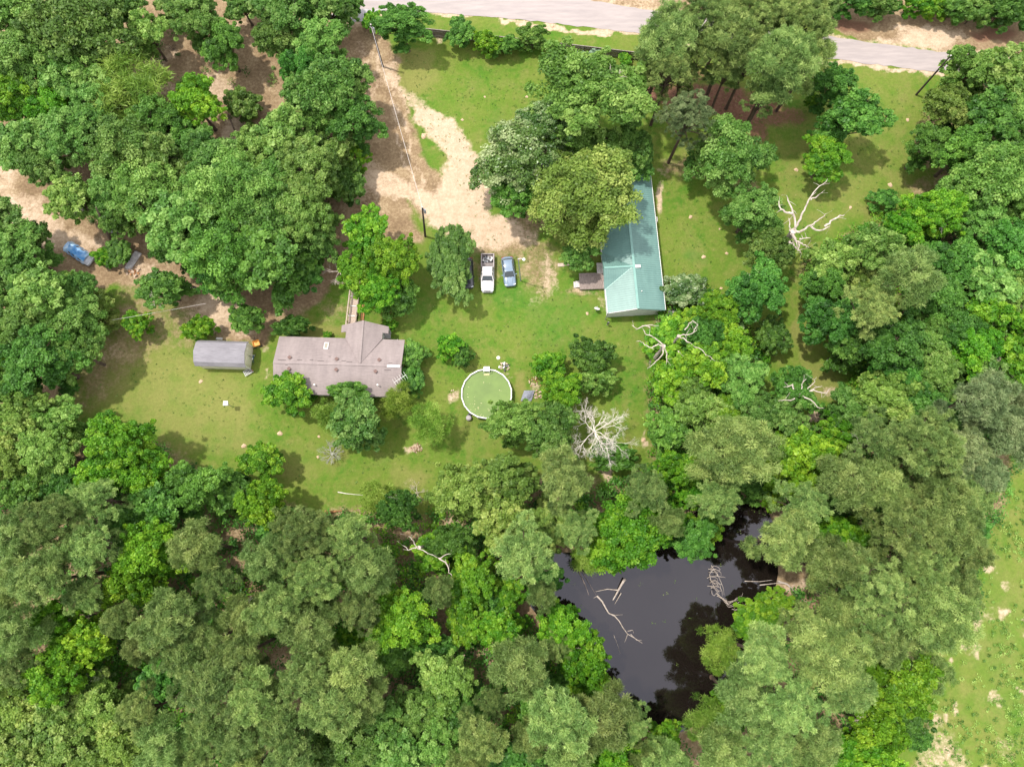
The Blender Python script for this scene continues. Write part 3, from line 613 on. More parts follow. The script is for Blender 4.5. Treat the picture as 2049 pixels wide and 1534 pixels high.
def dish(root, loc, r, tilt=.7, az=0, post=1.2):
    MB().tube([(0, 0, 0), (0, 0, post)], .035, 6).build('mast', greym, root)
    rings = []
    for k in range(5):
        q = k / 4; rings.append([Vector((r * q * math.cos(a), r * q * math.sin(a), .28 * r * q * q)) for a in [2 * math.pi * i / 18 for i in range(18)]])
    m = MB().loft(rings, False); rr = [[v + Vector((0, 0, -.03)) for v in ring] for ring in rings]; m.loft([list(reversed(x)) for x in rr], False)
    b = m.build('reflector', white, root, True); b.location = (0, 0, post); b.rotation_euler = (tilt, 0, az)
    f = MB().bar((0, -r * .9, .15 * r), (0, -.1 * r, r * .9), .04).box((0, -.1 * r, r * .9), (.12, .12, .14)).build('feed_arm', greym, b)
    root.location = loc
sd1 = empty('satellite_dish', (0, 0, 0), 0, 'white satellite dish at the lower eave of the mauve roof', 'satellite dish'); p = at(679, 776, 3.3); dish(sd1, (p.x, p.y, 2.95), .42, .5, 2.6, .5)
an = empty('television_antenna', (*at(806, 766, 1.6)[:2], 0), .6, 'pale folded antenna mast at the right end of the long house', 'antenna')
MB().tube([(0, 0, 0), (0, 0, 4.2)], .035, 6).build('mast', greym, an)
ab = MB().bar((-1.0, 0, 4.2), (1.0, 0, 4.2), .04)
for i in range(6): ab.bar((-.9 + i * .36, -.55, 4.22), (-.9 + i * .36, .55, 4.22), .025)
ab.build('crossbars', white, an)

# entrance ramp and planks
rp = empty('entrance_ramp', (*at(706, 628, .5)[:2], 0), -.05, 'weathered wooden entrance ramp with pale handrails leading to the porch', 'ramp')
m = MB()
for i in range(30): m.box((0, -2.6 + i * .27, .55 - i * .012), (1.15, .25, .05))
m.build('deck_boards', woodp, rp)
for s in (-1, 1):
    q = MB().bar((s * .62, -2.7, 1.5), (s * .62, 5.2, 1.15), .12, .08); q.bar((s * .62, -2.7, 1.05), (s * .62, 5.2, .7), .05, .09)
    for k in range(7): q.bar((s * .62, -2.6 + k * 1.28, 0), (s * .62, -2.6 + k * 1.28, 1.5 - k * .055), .09)
    q.build('handrail', woodp, rp)
for k in range(4): MB().bar((-.6, -1.8 + k * 1.5, .62 - k * .06), (.6, -1.8 + k * 1.5, .62 - k * .06), .12, .05).build('cleat', white, rp)
a, b = at(731, 603), at(726.5, 641); tag(MB().bar((a.x, a.y, .08), (b.x, b.y, .08), .22, .12).bar((a.x - .3, a.y, .06), (b.x - .3, b.y, .06), .14, .08).build('edging_timber', rust), 'rusty brown timbers lying beside the entrance ramp', 'timber')

# small shed with barn roof
sh = empty('garden_shed', (-40.45, 26.45, 0), -.030, 'small cream shed with a grey shingled barn roof', 'shed')
MB().box((0, 0, 1.2), (6.7, 3.3, 2.4)).build('wall', cream, sh)
prof = [(-1.86, 2.28), (-1.42, 2.92), (0, 3.38), (1.42, 2.92), (1.86, 2.28)]
m = MB(); th = .1
for i in range(4):
    (y0, z0), (y1, z1) = prof[i], prof[i + 1]; m.add([(-3.6, y0, z0), (3.5, y0, z0), (3.5, y1, z1), (-3.6, y1, z1)], [(0, 1, 2, 3)]); m.add([(-3.6, y0, z0 - th), (3.5, y0, z0 - th), (3.5, y1, z1 - th), (-3.6, y1, z1 - th)], [(3, 2, 1, 0)])
    for x in (-3.6, 3.5): m.add([(x, y0, z0), (x, y1, z1), (x, y1, z1 - th), (x, y0, z0 - th)], [(0, 1, 2, 3)])
for q in (0, 4): m.add([(-3.6, prof[q][0], prof[q][1]), (3.5, prof[q][0], prof[q][1]), (3.5, prof[q][0], prof[q][1] - th), (-3.6, prof[q][0], prof[q][1] - th)], [(0, 1, 2, 3)])
m.build('roof', shingle2, sh)
for s in (-1, 1):
    g_ = MB(); x = 3.36 * s; P = [(x, -1.64, 2.2), (x, -1.38, 2.8), (x, 0, 3.26), (x, 1.38, 2.8), (x, 1.64, 2.2)]; P2 = [(x - .06 * s, b_, c_) for _, b_, c_ in P]
    g_.add(P + P2, [(0, 1, 2, 3, 4), (9, 8, 7, 6, 5)]); g_.build('gable_end', cream, sh)
dd = MB()
for y in (-.62, .62): dd.box((3.40, y, 1.15), (.07, 1.18, 2.1))
dd.build('double_door', cream, sh); MB().box((3.45, .1, 1.1), (.05, .06, .3)).build('handle', darkm, sh)
for y in (-1.62, 1.62): MB().box((3.39, y, 1.2), (.1, .14, 2.3)).build('corner_trim', white, sh)
wd = empty('shed_ramp', (-40.45 + 3.0, 26.45 - 2.15, 0), .55, 'small pale slatted rack leaning at the front corner of the shed', 'rack')
for k in range(6): MB().box((-.45 + k * .2, 0, .35), (.10, .85, .05)).build('slat', greym, wd)
for y in (-.36, .36): MB().bar((-.55, y, .28), (.75, y, .28), .06).build('rail', white, wd)
p = at(513, 687, .5)
oc = empty('garden_cart', (p.x, p.y, 0), .35, 'orange box shaped garden cart parked at the shed corner', 'cart')
MB().box((0, 0, .42), (.95, .85, .06)).box((-.46, 0, .58), (.05, .85, .3)).box((.46, 0, .58), (.05, .85, .3)).box((0, .41, .58), (.9, .05, .3)).box((0, -.41, .58), (.9, .05, .3)).build('tray', mat('orange_paint', (.80, .40, .07), (.62, .28, .05), 4, .6), oc)
for s in (-1, 1):
    wv = MB().tube([(s * .42, -.42, .2), (s * .42, -.52, .2)], .2, 14).build('wheel', darkm, oc)
MB().bar((0, .45, .4), (0, 1.0, .7), .05).build('handle', darkm, oc)
p = at(508, 718, .4)
by = empty('bicycle', (p.x - .02, p.y, 0), math.radians(84), 'blue and white bicycle leaning along the door side of the shed', 'bicycle')
for x in (-.52, .52):
    rim = [(x + .33 * math.cos(a), 0, .34 + .33 * math.sin(a)) for a in [i * math.pi / 8 for i in range(17)]]; MB().tube(rim, .025, 5, False).build('wheel', darkm, by)
MB().tube([(-.52, 0, .34), (-.1, 0, .8), (.4, 0, .82), (.52, 0, .34)], .025, 6).tube([(-.1, 0, .8), (0, 0, .34), (.4, 0, .82)], .025, 6).build('frame', mat('blue_paint', (.03, .12, .42), (.02, .08, .3), 4, .4), by)
MB().bar((.4, -.28, .98), (.4, .28, .98), .04).build('handlebar', white, by); MB().box((-.12, 0, .9), (.24, .12, .06)).build('saddle', white, by)
p = at(438, 677, .3); tag(MB().box((p.x, p.y, .12), (.9, .35, .24), -.05).box((p.x + .02, p.y, .26), (.7, .28, .05), -.05).build('storage_tote', white), 'low white box lying behind the shed', 'box')
p = at(504, 742, .2); bk = MB(); bk.loft([[Vector((p.x + r_ * math.cos(a), p.y + r_ * math.sin(a), z)) for a in [i * .5236 for i in range(12)]] for r_, z in ((.15, .01), (.19, .34), (.16, .34), (.13, .05))]); tag(bk.build('bucket', mat('terracotta', (.5, .28, .2), (.38, .2, .14), 4)), 'small round brown pot at the shed corner', 'pot')

# green metal roofed building
GA = .058
gb = empty('green_roof_building', (17.52, 32.45, 0), GA, 'long white building with a green ribbed metal roof below the big oaks', 'building')
GM = mat('green_metal', (.160, .285, .250), (.105, .205, .185), .5, .42, metal=0, spec=.6, stretch=(.6, 2.5, 1), rw=.5)
Lg, hw, gze, gzr = 22.6, 4.08, 2.85, 4.2
wl = gable_walls(Lg - .5, 7.7, 2.78, 4.05); o = wl.build('wall', mat('white_cladding', (.74, .74, .72), (.62, .62, .60), 2, .7), gb); o.rotation_euler = (0, 0, math.pi / 2); o.location = (0, Lg / 2 + .05, 0)
o = gable(Lg, 2 * hw, gze, gzr, .1).build('roof', GM, gb); o.rotation_euler = (0, 0, math.pi / 2); o.location = (0, Lg / 2, 0)
rb = MB(); k = 0; slope = (gzr - gze) / hw
yc0, yr0, yn0 = 3.5, 6.25, 9.0          # cross gable valley, ridge, far valley
while k * .33 < Lg - .2:
    y = .1 + k * .33; k += 1
    rb.bar((.12, y, gzr - .12 * slope + .015), (hw, y, gze + .02), .07, .05)
    lim = hw
    if yc0 < y < yn0:
        lim = hw * (abs(y - yr0) / (yr0 - yc0)); 
    if lim > .3: rb.bar((-.12, y, gzr - .12 * slope + .015), (-lim, y, gzr - lim * slope + .02), .07, .05)
rb.build('roof_ribs', GM, gb)
MB().box((0, Lg / 2, gzr + .03), (.34, Lg + .05, .06)).build('ridge_cap', mat('green_cap', (.20, .37, .32), (.17, .32, .28), 1, .4), gb)
cg = MB(); zc_ = gzr - .02
cg.add([(-.05, yr0, zc_), (-hw - .12, yr0, zc_), (-hw - .12, yc0, gze + .03)], [(0, 1, 2)]); cg.add([(-.05, yr0, zc_), (-hw - .12, yn0, gze + .03), (-hw - .12, yr0, zc_)], [(0, 1, 2)])
cg.add([(-hw - .1, yc0, gze), (-hw - .1, yr0, zc_ - .05), (-hw - .1, yn0, gze)], [(0, 1, 2)])
k = 0
while k * .33 < hw:
    x = -.3 - k * .33; k += 1; e_ = -x / hw
    for s, yy in ((-1, yc0), (1, yn0)):
        yend = yr0 + (yy - yr0) * min(1, e_); cg.bar((x, yr0 + .05 * s, zc_ + .02), (x, yend, zc_ + (gze + .05 - zc_) * min(1, e_) + .02), .06, .05)
co_ = cg.build('cross_gable', GM, gb)
MB().bar((-hw - .1, yr0, zc_ + .05), (-.1, yr0, zc_ + .05), .26, .05).bar((-hw, yc0, gze + .08), (-.1, yr0, zc_ + .03), .12, .03).build('ridge_cap', bpy.data.materials['green_cap'], co_)
for s in (-1, 1): MB().box((s * (hw + .03), Lg / 2, gze - .08), (.09, Lg, .16)).build('gutter', white, gb)
for s in (-1, 1): MB().bar((s * (hw - .02), -.03, gze - .09), (0, -.03, gzr - .10), .07, .17).build('barge_board', white if s < 0 else GM, gb)
MB().box((.55, 4.35 + 1.85, gzr - .02), (.72, .42, .22)).build('roof_vent', white, gb)
MB().tube([(.75, 2.5, 3.7), (.75, 2.5, 4.25)], .07, 8).build('vent_pipe', white, gb)
windows(gb, [(3.9, y, math.pi / 2, .9, .9) for y in (4, 9, 19)] + [(-3.9, y, -math.pi / 2, .9, .9) for y in (2, 8.5, 12)])
d_ = MB().box((-3.9, 5.0, 1.6), (.08, .95, 2.05)).build('door', white, gb); MB().box((-3.97, 5.35, 1.5), (.06, .06, .06)).build('handle', darkm, gb)
ac = MB().box((4.25, 14.3, 1.5), (.8, .75, .55)).build('window_air_conditioner', dirtyw, gb); MB().disc((4.25, 14.3, 1.775), .22, .02, 14).build('fan_grille', darkm, ac)
MB().tube([(-4.05, -.05, 0), (-4.05, -.05, 3.1)], .06, 6).build('service_mast', greym, gb)
p = at(1215, 650); q = empty('meter_post', (p.x, p.y, 0), 0, 'short white and dark post at the lower left corner of the green roof', 'post'); MB().bar((0, 0, 0), (0, 0, 1.3), .14).build('post', dirtyw, q); MB().box((0, -.1, 1.2), (.3, .16, .5)).build('box', darkm, q)
# deck, landing, steps
dk = empty('wooden_deck', (*at(1184, 562, .6)[:2], 0), .03, 'weathered wooden deck attached to the green roofed building', 'deck')
m = MB()
for i in range(24): m.box((-1.72 + i * .152, 0, .58), (.135, 2.45, .05))
m.build('deck_boards', wood, dk)
fr = MB()
fr.box((0, -1.2, .48), (3.6, .08, .16)); fr.box((0, 1.2, .48), (3.6, .08, .16)); fr.box((-1.7, 0, .48), (.08, 2.34, .16)); fr.box((1.7, 0, .48), (.08, 2.34, .16))
for x in (-1.7, 1.7):
    for y in (-1.1, 1.1): fr.bar((x, y, 0), (x, y, .5), .12)
fr.build('deck_frame', wood, dk)
MB().box((1.35, 1.95, .56), (1.0, 1.6, .1)).build('landing', dirtyw, dk)
MB().box((-2.05, -.35, .32), (.6, .95, .10)).box((-2.4, -.35, .12), (.4, .95, .10)).build('steps', dirtyw, dk)
p = at(1122, 530, .1); a = at(1150, 529, .1); tag(MB().box((p.x, p.y, .08), (.9, .5, .14), .05).bar((p.x + .4, p.y, .06), (a.x, a.y + .1, .06), .3, .1).build('step_board', woodp), 'pale board walkway sticking out below the oak by the deck', 'boards')
p = at(1345, 626); tag(MB().disc((p.x, p.y, 0), .75, .06, 7).build('stone_slab', concrete), 'grey slab in the weeds off the green building corner', 'slab')
sd2 = empty('satellite_dish', (0, 0, 0), 0, 'white satellite dish on a short post in the lawn left of the green building', 'satellite dish'); p = at(1194, 619, .9); dish(sd2, (p.x, p.y, 0), .42, .75, 2.9, 1.0)

# ------------------------------------------------------------------ fence, poles, wires
fence_m = mat('dark_fence_wood', (.20, .155, .14), (.09, .07, .065), 3, .9, stretch=(4, 4, .6)); rail_m = mat('fence_rail', (.34, .29, .26), (.20, .17, .15), 3, .9)
fn = empty('wooden_fence', (-14.5, 79.35, 0), 0, 'dark weathered board fence between the upper lawn and the road', 'fence')
FP = [Vector((-17.0, 79.6, 0)), Vector((-12.46, 79.12, 0)), Vector((5.02, 76.96, 0)), Vector((19.34, 75.0, 0)), Vector((24, 74.4, 0))]; O0 = Vector((-14.5, 79.35, 0))
for a, b in zip(FP, FP[1:]):
    n = max(1, round((b - a).length / 2.1))
    for i in range(n):
        p0 = a.lerp(b, i / n) - O0; p1 = a.lerp(b, (i + 1) / n) - O0; m = MB(); d = (p1 - p0); L_ = d.length; d.normalize(); nn = Vector((-d.y, d.x, 0))
        for k in range(14):
            c_ = p0 + d * (L_ * (k + .5) / 14) + nn * .03; hh = 1.72 + .05 * random.random()
            m.box((c_.x, c_.y, hh / 2), (L_ / 14 * .92, .025, hh), math.atan2(d.y, d.x))
        m.build('panel', fence_m, fn)
        r_ = MB().bar(p0 + Zv * 1.74 - nn * .02, p1 + Zv * 1.74 - nn * .02, .10, .05).bar(p0 + Zv * .4 - nn * .03, p1 + Zv * .4 - nn * .03, .05, .09).bar(p0 + Zv * 1.3 - nn * .03, p1 + Zv * 1.3 - nn * .03, .05, .09).build('rail', rail_m, fn)
        MB().bar(p0 - nn * .09, p0 - nn * .09 + Zv * 1.85, .10).build('post', rail_m, fn)
polem = mat('pole_wood', (.075, .055, .045), (.04, .03, .026), 4, .9, stretch=(1, 1, .3))
def pole(px, py, tx, ty, h, label, extras=0):
    b = at(px, py); t_ = at(tx, ty, h); o = empty('utility_pole', (b.x, b.y, 0), 0, label, 'utility pole'); d = t_ - b; d.z = h
    MB().tube([(0, 0, 0), d], [.17, .11], 9).build('shaft', polem, o)
    c = MB().disc((d.x, d.y, h), .10, .12, 8).build('cap', dirtyw, o)
    if extras:
        MB().tube([(d.x + .22, d.y, h - 1.6), (d.x + .22, d.y, h - .7)], .17, 10).build('transformer', greym, o)
        MB().box((d.x, d.y, h - .5), (.5, .08, .1)).build('bracket', greym, o)
    return t_
tA = pole(766, 133, 742, 50, 9.3, 'tall dark utility pole by the dirt track near the road', 1)
tB = pole(851, 473, 845, 415, 9.3, 'dark utility pole beside the sandy driveway above the cars', 1)
tC = pole(1833, 190, 1902, 112, 9.6, 'leaning dark utility pole on the upper right lawn beside the road')
def wire(a, b, sag, label, r=.028):
    pts = [a.lerp(b, i / 14) - Zv * (sag * 4 * (i / 14) * (1 - i / 14)) for i in range(15)]
    tag(MB().tube(pts, r, 5).build('power_line', mat('wire', (.62, .56, .52), (.5, .45, .42))), label, 'wire')
wire(tA - Zv * .3, tB - Zv * .3, .7, 'power line strung between the two poles along the dirt track')
a, b = at(225, 640, 5), at(412, 607, 4.5); wire(a, b, .1, 'thin pale wire crossing above the brown ground above the shed', .02)
b0 = at(1042, 562); t0 = at(1037, 518, 8.0)
lp = empty('lamp_post', (b0.x, b0.y, 0), 0, 'thin grey lamp post with a white lamp beside the blue car', 'lamp post')
dv = t0 - b0; MB().tube([(0, 0, 0), (dv.x, dv.y, 8)], [.09, .07], 8).build('shaft', greym, lp)
MB().tube([(dv.x, dv.y, 7.9), (dv.x + .35, dv.y + .02, 8.15), (dv.x + .7, dv.y - .08, 8.1)], .035, 6).build('arm', white, lp); MB().disc((dv.x + .75, dv.y - .1, 7.95), .2, .18, 14).build('lamp_head', white, lp)
p = at(452, 807, 2.2); pb = empty('birdhouse_post', (p.x, p.y, 0), 0, 'white square box on a post alone on the left lawn', 'post'); MB().bar((0, 0, 0), (0, 0, 2.0), .07).build('post', greym, pb); MB().box((0, 0, 2.15), (.55, .55, .4)).box((0, 0, 2.37), (.62, .62, .05)).build('box', white, pb); MB().box((0, -.28, 2.1), (.3, .02, .06)).build('slot', darkm, pb)
for px_, py_, lb in [(783, 19, 'left of two white mailboxes beside the road'), (799, 18, 'right of two white mailboxes beside the road')]:
    p = at(px_, py_, 1.1); o = empty('mailbox', (p.x, p.y, 0), 0, lb, 'mailbox', 'mailboxes by the road'); MB().bar((0, 0, 0), (0, 0, 1.05), .1).build('post', dirtyw, o)
    MB().loft([[Vector((x * 1, y, 1.05 + z)) for x, z in [(-.15, 0), (.15, 0), (.15, .2), (.09, .31), (-.09, .31), (-.15, .2)]] for y in (-.28, .28)]).build('box', white, o)

# ------------------------------------------------------------------ pool
pl = empty('round_pool', (-3.55, 21.0, 0), 0, 'round above ground pool with green water and a white rim', 'pool')
ng = 18; ang = [2 * math.pi * (i + .5) / ng for i in range(ng)]
def ring(r, z): return [Vector((r * math.cos(a), r * math.sin(a), z)) for a in ang]
MB().loft([ring(3.46, 0), ring(3.46, 1.26), ring(3.42, 1.26), ring(3.42, .3)], False).build('wall', mat('pool_wall', (.40, .44, .44), (.33, .37, .38), 2, .5), pl)
MB().loft([ring(3.42, 1.25), ring(3.58, 1.25), ring(3.58, 1.32), ring(3.42, 1.32), ring(3.42, 1.25)], False).build('rim', white, pl)
for a in ang[::2]: MB().bar((3.53 * math.cos(a), 3.53 * math.sin(a), 0), (3.53 * math.cos(a), 3.53 * math.sin(a), 1.25), .12).build('upright', white, pl)
pwm, t3, pp = newmat('algae_water'); n3 = t3.nodes.new('ShaderNodeTexNoise'); n3.inputs['Scale'].default_value = .5; g3 = t3.nodes.new('ShaderNodeNewGeometry'); t3.links.new(g3.outputs['Position'], n3.inputs['Vector'])
r3 = ramp(t3, [(.35, (.150, .215, .070)), (.65, (.185, .265, .080))]); t3.links.new(n3.outputs['Fac'], r3.inputs[0]); t3.links.new(r3.outputs[0], pp.inputs['Base Color']); pp.inputs['Roughness'].default_value = .08; pp.inputs['IOR'].default_value = 1.33
wt = MB(); wt.v = [tuple(v) for v in ring(3.41, 1.02)]; wt.f = [tuple(range(ng))]; wt.build('water', pwm, pl)
lf = MB(); r_ = random.Random(4)
for i in range(34):
    a = -2.4 + r_.gauss(0, .7) if i < 24 else r_.random() * 6.28; q = 1.2 + 2.0 * r_.random() ** .6; s = .03 + .05 * r_.random(); lf.box((q * math.cos(a), q * math.sin(a), 1.03), (s * 2, s, .012), r_.random() * 3)
lf.build('floating_leaves', mat('yellow_leaf', (.62, .60, .32), (.5, .45, .22)), pl)
ld = empty('pool_ladder', (-3.55, 21.0 + 3.3, 0), 0, 'white plastic pool ladder step over the top of the pool rim', 'ladder')
MB().box((0, .12, 1.55), (.85, .62, .07)).build('platform', white, ld)
for x in (-.4, .4):
    MB().tube([(x, .75, 0), (x, .45, 1.5), (x, .3, 2.1), (x, -.3, 2.1), (x, -.4, 1.5), (x, -.6, .5)], .04, 6).build('side_rail', white, ld)
for k in range(4): MB().box((0, .72 - k * .08, .3 + k * .33), (.8, .16, .05)).build('tread', white, ld)
for k in range(2): MB().box((0, -.5 - k * .12, 1.2 - k * .12), (.8, .14, .04)).build('tread', mat('yellow_plastic', (.6, .58, .3), (.5, .48, .25)) if k == 0 else bpy.data.materials['yellow_plastic'], ld)
p = at(938, 836, .4); pu = empty('pool_filter', (p.x, p.y, 0), .4, 'grey pool filter with a dark hose at the lower left of the pool', 'pool filter')
MB().loft([[Vector((r_ * math.cos(a), r_ * math.sin(a), z)) for a in [i * .449 for i in range(14)]] for r_, z in ((.36, 0), (.42, .35), (.36, .68), (.16, .8))]).build('tank', mat('filter_grey', (.42, .38, .38), (.3, .27, .27), 3), pu); MB().box((.3, .45, .2), (.5, .35, .35), .3).build('pump', darkm, pu); MB().tube([(0, .1, .7), (.3, .5, .6), (.7, .7, .5)], .05, 6).build('hose', darkm, pu)
def junk(name, px, py, label, cat, rad, mats, n=16, seed=1, h=.25, sz=(.12, .5)):
    p = at(px, py); r_ = random.Random(seed); o = empty(name, (p.x, p.y, 0), 0, label, cat)
    for j, (nm, mm) in enumerate(mats):
        m = MB()
        for i in range(n // len(mats) + 1):
            a = r_.random() * 6.28; q = rad * r_.random() ** .5; m.box((q * math.cos(a), q * math.sin(a) * .8, .03 + h * r_.random()), (r_.uniform(*sz), r_.uniform(*sz) * .5, .05 + .05 * r_.random()), r_.random() * 3, r_.gauss(0, .3), r_.gauss(0, .3))
        m.build(nm, mm, o)
    return o
dkpile = mat('charred', (.10, .085, .09), (.05, .04, .045)); tanm = mat('tan_debris', (.62, .48, .36), (.42, .3, .22))
junk('debris_pile', 1009, 734, 'small pile of pale boards and dark scraps right above the pool', 'debris pile', .75, [('boards', tanm), ('scraps', dkpile), ('sheet', white)], 24, 2)
junk('debris_pile', 1071, 765, 'scattered tan rubble pile right of the pool', 'debris pile', 1.0, [('boards', tanm), ('scraps', rust)], 26, 3, sz=(.1, .3))
junk('debris_pile', 1077, 790, 'pink brown brick rubble beside the grey tarpaulin', 'debris pile', .8, [('bricks', mat('brick_bits', (.58, .33, .25), (.45, .25, .19))), ('boards', tanm)], 30, 4, sz=(.1, .3))
junk('debris_pile', 905, 786, 'small tan rubble pile left of the pool', 'debris pile', .5, [('boards', tanm)], 12, 5, sz=(.08, .25), h=.1)
junk('scrap_heap', 384, 578, 'white and dark junk heap under the drooping tree', 'junk', .9, [('panels', white), ('pipes', dkpile), ('boards', tanm)], 22, 6)
junk('scrap_heap', 312, 488, 'grey scrap heap at the edge of the woods above the metal sheets', 'junk', .8, [('panels', greym), ('boards', tanm)], 14, 7)
junk('wood_pile', 268, 545, 'low pile of orange brown wood below the metal sheets', 'wood pile', 1.0, [('logs', rust), ('boards', tanm)], 26, 8)
junk('mulch_mound', 834, 896, 'reddish mound of cut wood on the lower lawn', 'mound', .8, [('chips', mat('mulch', (.36, .2, .13), (.22, .11, .07))), ('bark', tanm)], 60, 9, h=.15, sz=(.08, .3))
junk('debris_pile', 1370, 640 - 632 + 1000, 'reddish debris under the pines above the pond', 'debris pile', .6, [('boards', rust)], 8, 10)
p = at(1056, 791, .3); gt = MB(); r_ = random.Random(3)
n_ = 9; gv = [(p.x + (i / (n_ - 1) - .5) * 1.5 + .5 * (j / (n_ - 1) - .5), p.y + (j / (n_ - 1) - .5) * 1.5, .05 + .5 * math.exp(-((i - 4) ** 2 + (j - 4) ** 2) / 12) + .06 * r_.random()) for j in range(n_) for i in range(n_)]
gt.add(gv, [(j * n_ + i, j * n_ + i + 1, (j + 1) * n_ + i + 1, (j + 1) * n_ + i) for j in range(n_ - 1) for i in range(n_ - 1)]); tag(gt.build('tarpaulin', mat('grey_tarp', (.28, .29, .34), (.17, .18, .22), 4)), 'crumpled grey tarpaulin heap right of the pool', 'tarpaulin')
p = at(997, 716, 0); tag(MB().disc((p.x, p.y, 0), .28, .12, 9).disc((p.x, p.y, .12), .2, .05, 9).build('pale_lid', mat('cream_plastic', (.75, .73, .58), (.62, .6, .46), 3)), 'small round cream lid on the lawn above the pool', 'lid')

# corrugated sheets
p = at(266, 521, .2); cs = empty('metal_sheets', (p.x, p.y, 0), math.radians(-27), 'stack of grey corrugated metal sheets left of the dark small tree', 'metal sheets')
for L_ in range(2):
    m = MB(); n_ = 12
    for i in range(n_):
        x0 = -.5 + i / n_; zz = .12 + L_ * .14 + .06 * (i % 2); z1 = .12 + L_ * .14 + .06 * ((i + 1) % 2)
        yo = .15 * random.random(); m.add([(x0, -1.6 + L_ * .1 + yo, zz), (x0 + 1 / n_, -1.6 + L_ * .1 + yo, z1), (x0 + 1 / n_, 1.5 - L_ * .1, z1), (x0, 1.5 - L_ * .1, zz)], [(0, 1, 2, 3)])
    o = m.build('sheet', mat('galvanised', (.66, .63, .62), (.40, .36, .36), 3, .5, metal=.2) if L_ == 0 else bpy.data.materials['galvanised'], cs); o.rotation_euler = (0, 0, .04 * L_)
MB().box((0, 0, .05), (1.0, 2.8, .08)).build('pallet', wood, cs)

# ------------------------------------------------------------------ vehicles (nose towards -Y)
def car_paint(name, c): return mat(name, c, tuple(v * .93 for v in c), 1, .28, spec=.6, coat=.6)
def section(y, w_, z0, z1, rnd=.12):
    P = [(-w_ + rnd * .4, z0), (w_ - rnd * .4, z0), (w_, z0 + .18), (w_, z1 - rnd * 1.6), (w_ - rnd, z1 - rnd * .35), (w_ * .5, z1), (-w_ * .5, z1), (-w_ + rnd, z1 - rnd * .35), (-w_, z1 - rnd * 1.6), (-w_, z0 + .18)]
    return [Vector((x, y, z)) for x, z in P]
def wheels(root, xs_, ys_, r=.35, wd=.22):
    for y in ys_:
        for s in (-1, 1):
            o = MB().tube([(s * xs_ - wd / 2, y, r), (s * xs_ + wd / 2, y, r)], r, 18).build('wheel', darkm, root); MB().tube([(s * (xs_ + wd / 2), y, r), (s * (xs_ + wd / 2 + .015), y, r)], r * .6, 12).build('rim', greym, o)
def lights(root, y, x, z, back=False):
    for s in (-1, 1):
        MB().box((s * x, y, z), (.34, .14, .12), s * (.35 if not back else -.25)).build('taillight' if back else 'headlight', mat('tail_red', (.35, .02, .02)) if back else mat('lamp_glass', (.75, .77, .8), (.6, .62, .66), 2, .1), root)
def mirrors(root, x, y, z, m):
    for s in (-1, 1): MB().box((s * (x + .12), y, z), (.22, .10, .15), s * .2).build('mirror', m, root)
def wagon(px, py, rot, paintm, label, L_=4.45, hwid=.88, cargo=None):
    p = at(px, py, .9); o = empty('parked_car', (p.x, p.y, 0), rot, label, 'car'); h = L_ / 2
    b = MB(); b.loft([section(-h, hwid * .70, .30, .62), section(-h + .12, hwid * .86, .26, .74), section(-h + .45, hwid * .97, .24, .86), section(-h + 1.25, hwid, .22, 1.0), section(-.1, hwid, .22, 1.03), section(h - .7, hwid, .22, 1.05), section(h - .2, hwid * .96, .26, 1.0), section(h, hwid * .82, .34, .86)]).build('body', paintm, o, True)
    def cs(y, w_, z, zb=.96): return [Vector((x, y, z_)) for x, z_ in ((-w_ - .0, zb), (w_, zb), (w_, z), (-w_, z))]
    gl = MB(); W1 = hwid * .90; W2 = hwid * .72
    ring_b = [Vector((-W1, -h + 1.25, .98)), Vector((W1, -h + 1.25, .98)), Vector((W1 * .98, h - .35, 1.0)), Vector((-W1 * .98, h - .35, 1.0))]
    ring_t = [Vector((-W2, -h + 2.0, 1.42)), Vector((W2, -h + 2.0, 1.42)), Vector((W2 * .95, h - .75, 1.44)), Vector((-W2 * .95, h - .75, 1.44))]
    gl.loft([ring_b, ring_t]).build('windows', glass, o)
    r0 = [[Vector((s * W2 * 1.02 * k, y, z + .05 - .05 * abs(k) ** 3)) for k in (-1, -.85, -.4, .4, .85, 1) for s in (1,)] for y, z in ((-h + 1.98, 1.40), (-h + 2.4, 1.46), (0.2, 1.49), (h - 1.1, 1.47), (h - .72, 1.42))]
    rr = MB(); n_ = 6
    rr.add([v for r_ in r0 for v in r_] + [v - Vector((0, 0, .06)) for r_ in r0 for v in r_], [(i * n_ + j, i * n_ + j + 1, (i + 1) * n_ + j + 1, (i + 1) * n_ + j) for i in range(4) for j in range(5)]); rr.build('roof_panel', paintm, o, True)
    for s in (-1, 1):
        for (a, b_) in (((s * W1, -h + 1.25, 1.0), (s * W2, -h + 2.0, 1.45)), ((s * W1 * .98, h - .4, 1.02), (s * W2 * .96, h - .78, 1.46)), ((s * W1, .35, 1.0), (s * W2, .35, 1.46))): MB().bar(a, b_, .07, .05).build('pillar', paintm, o)
        MB().bar((s * W2 * .92, -h + 2.3, 1.50), (s * W2 * .92, h - 1.0, 1.50), .04).build('roof_rail', darkm, o)
    hd = MB()
    for s in (-1, 1): hd.bar((s * .32, -h + .35, .90), (s * .5, -h + 1.2, 1.0), .02, .02)
    hd.build('hood_crease', darkm, o)
    MB().bar((-.5, -h + 1.22, 1.03), (.1, -h + 1.34, 1.1), .025).bar((.05, -h + 1.22, 1.03), (.6, -h + 1.34, 1.1), .025).build('wipers', darkm, o)
    MB().box((0, -h + .03, .5), (1.1, .12, .2)).build('grille', darkm, o)
    wheels(o, hwid - .1, (-h + .85, h - .85), .33); lights(o, -h + .2, hwid * .72, .72); lights(o, h - .12, hwid * .75, .85, True); mirrors(o, hwid, -h + 1.6, 1.02, paintm)
    return o
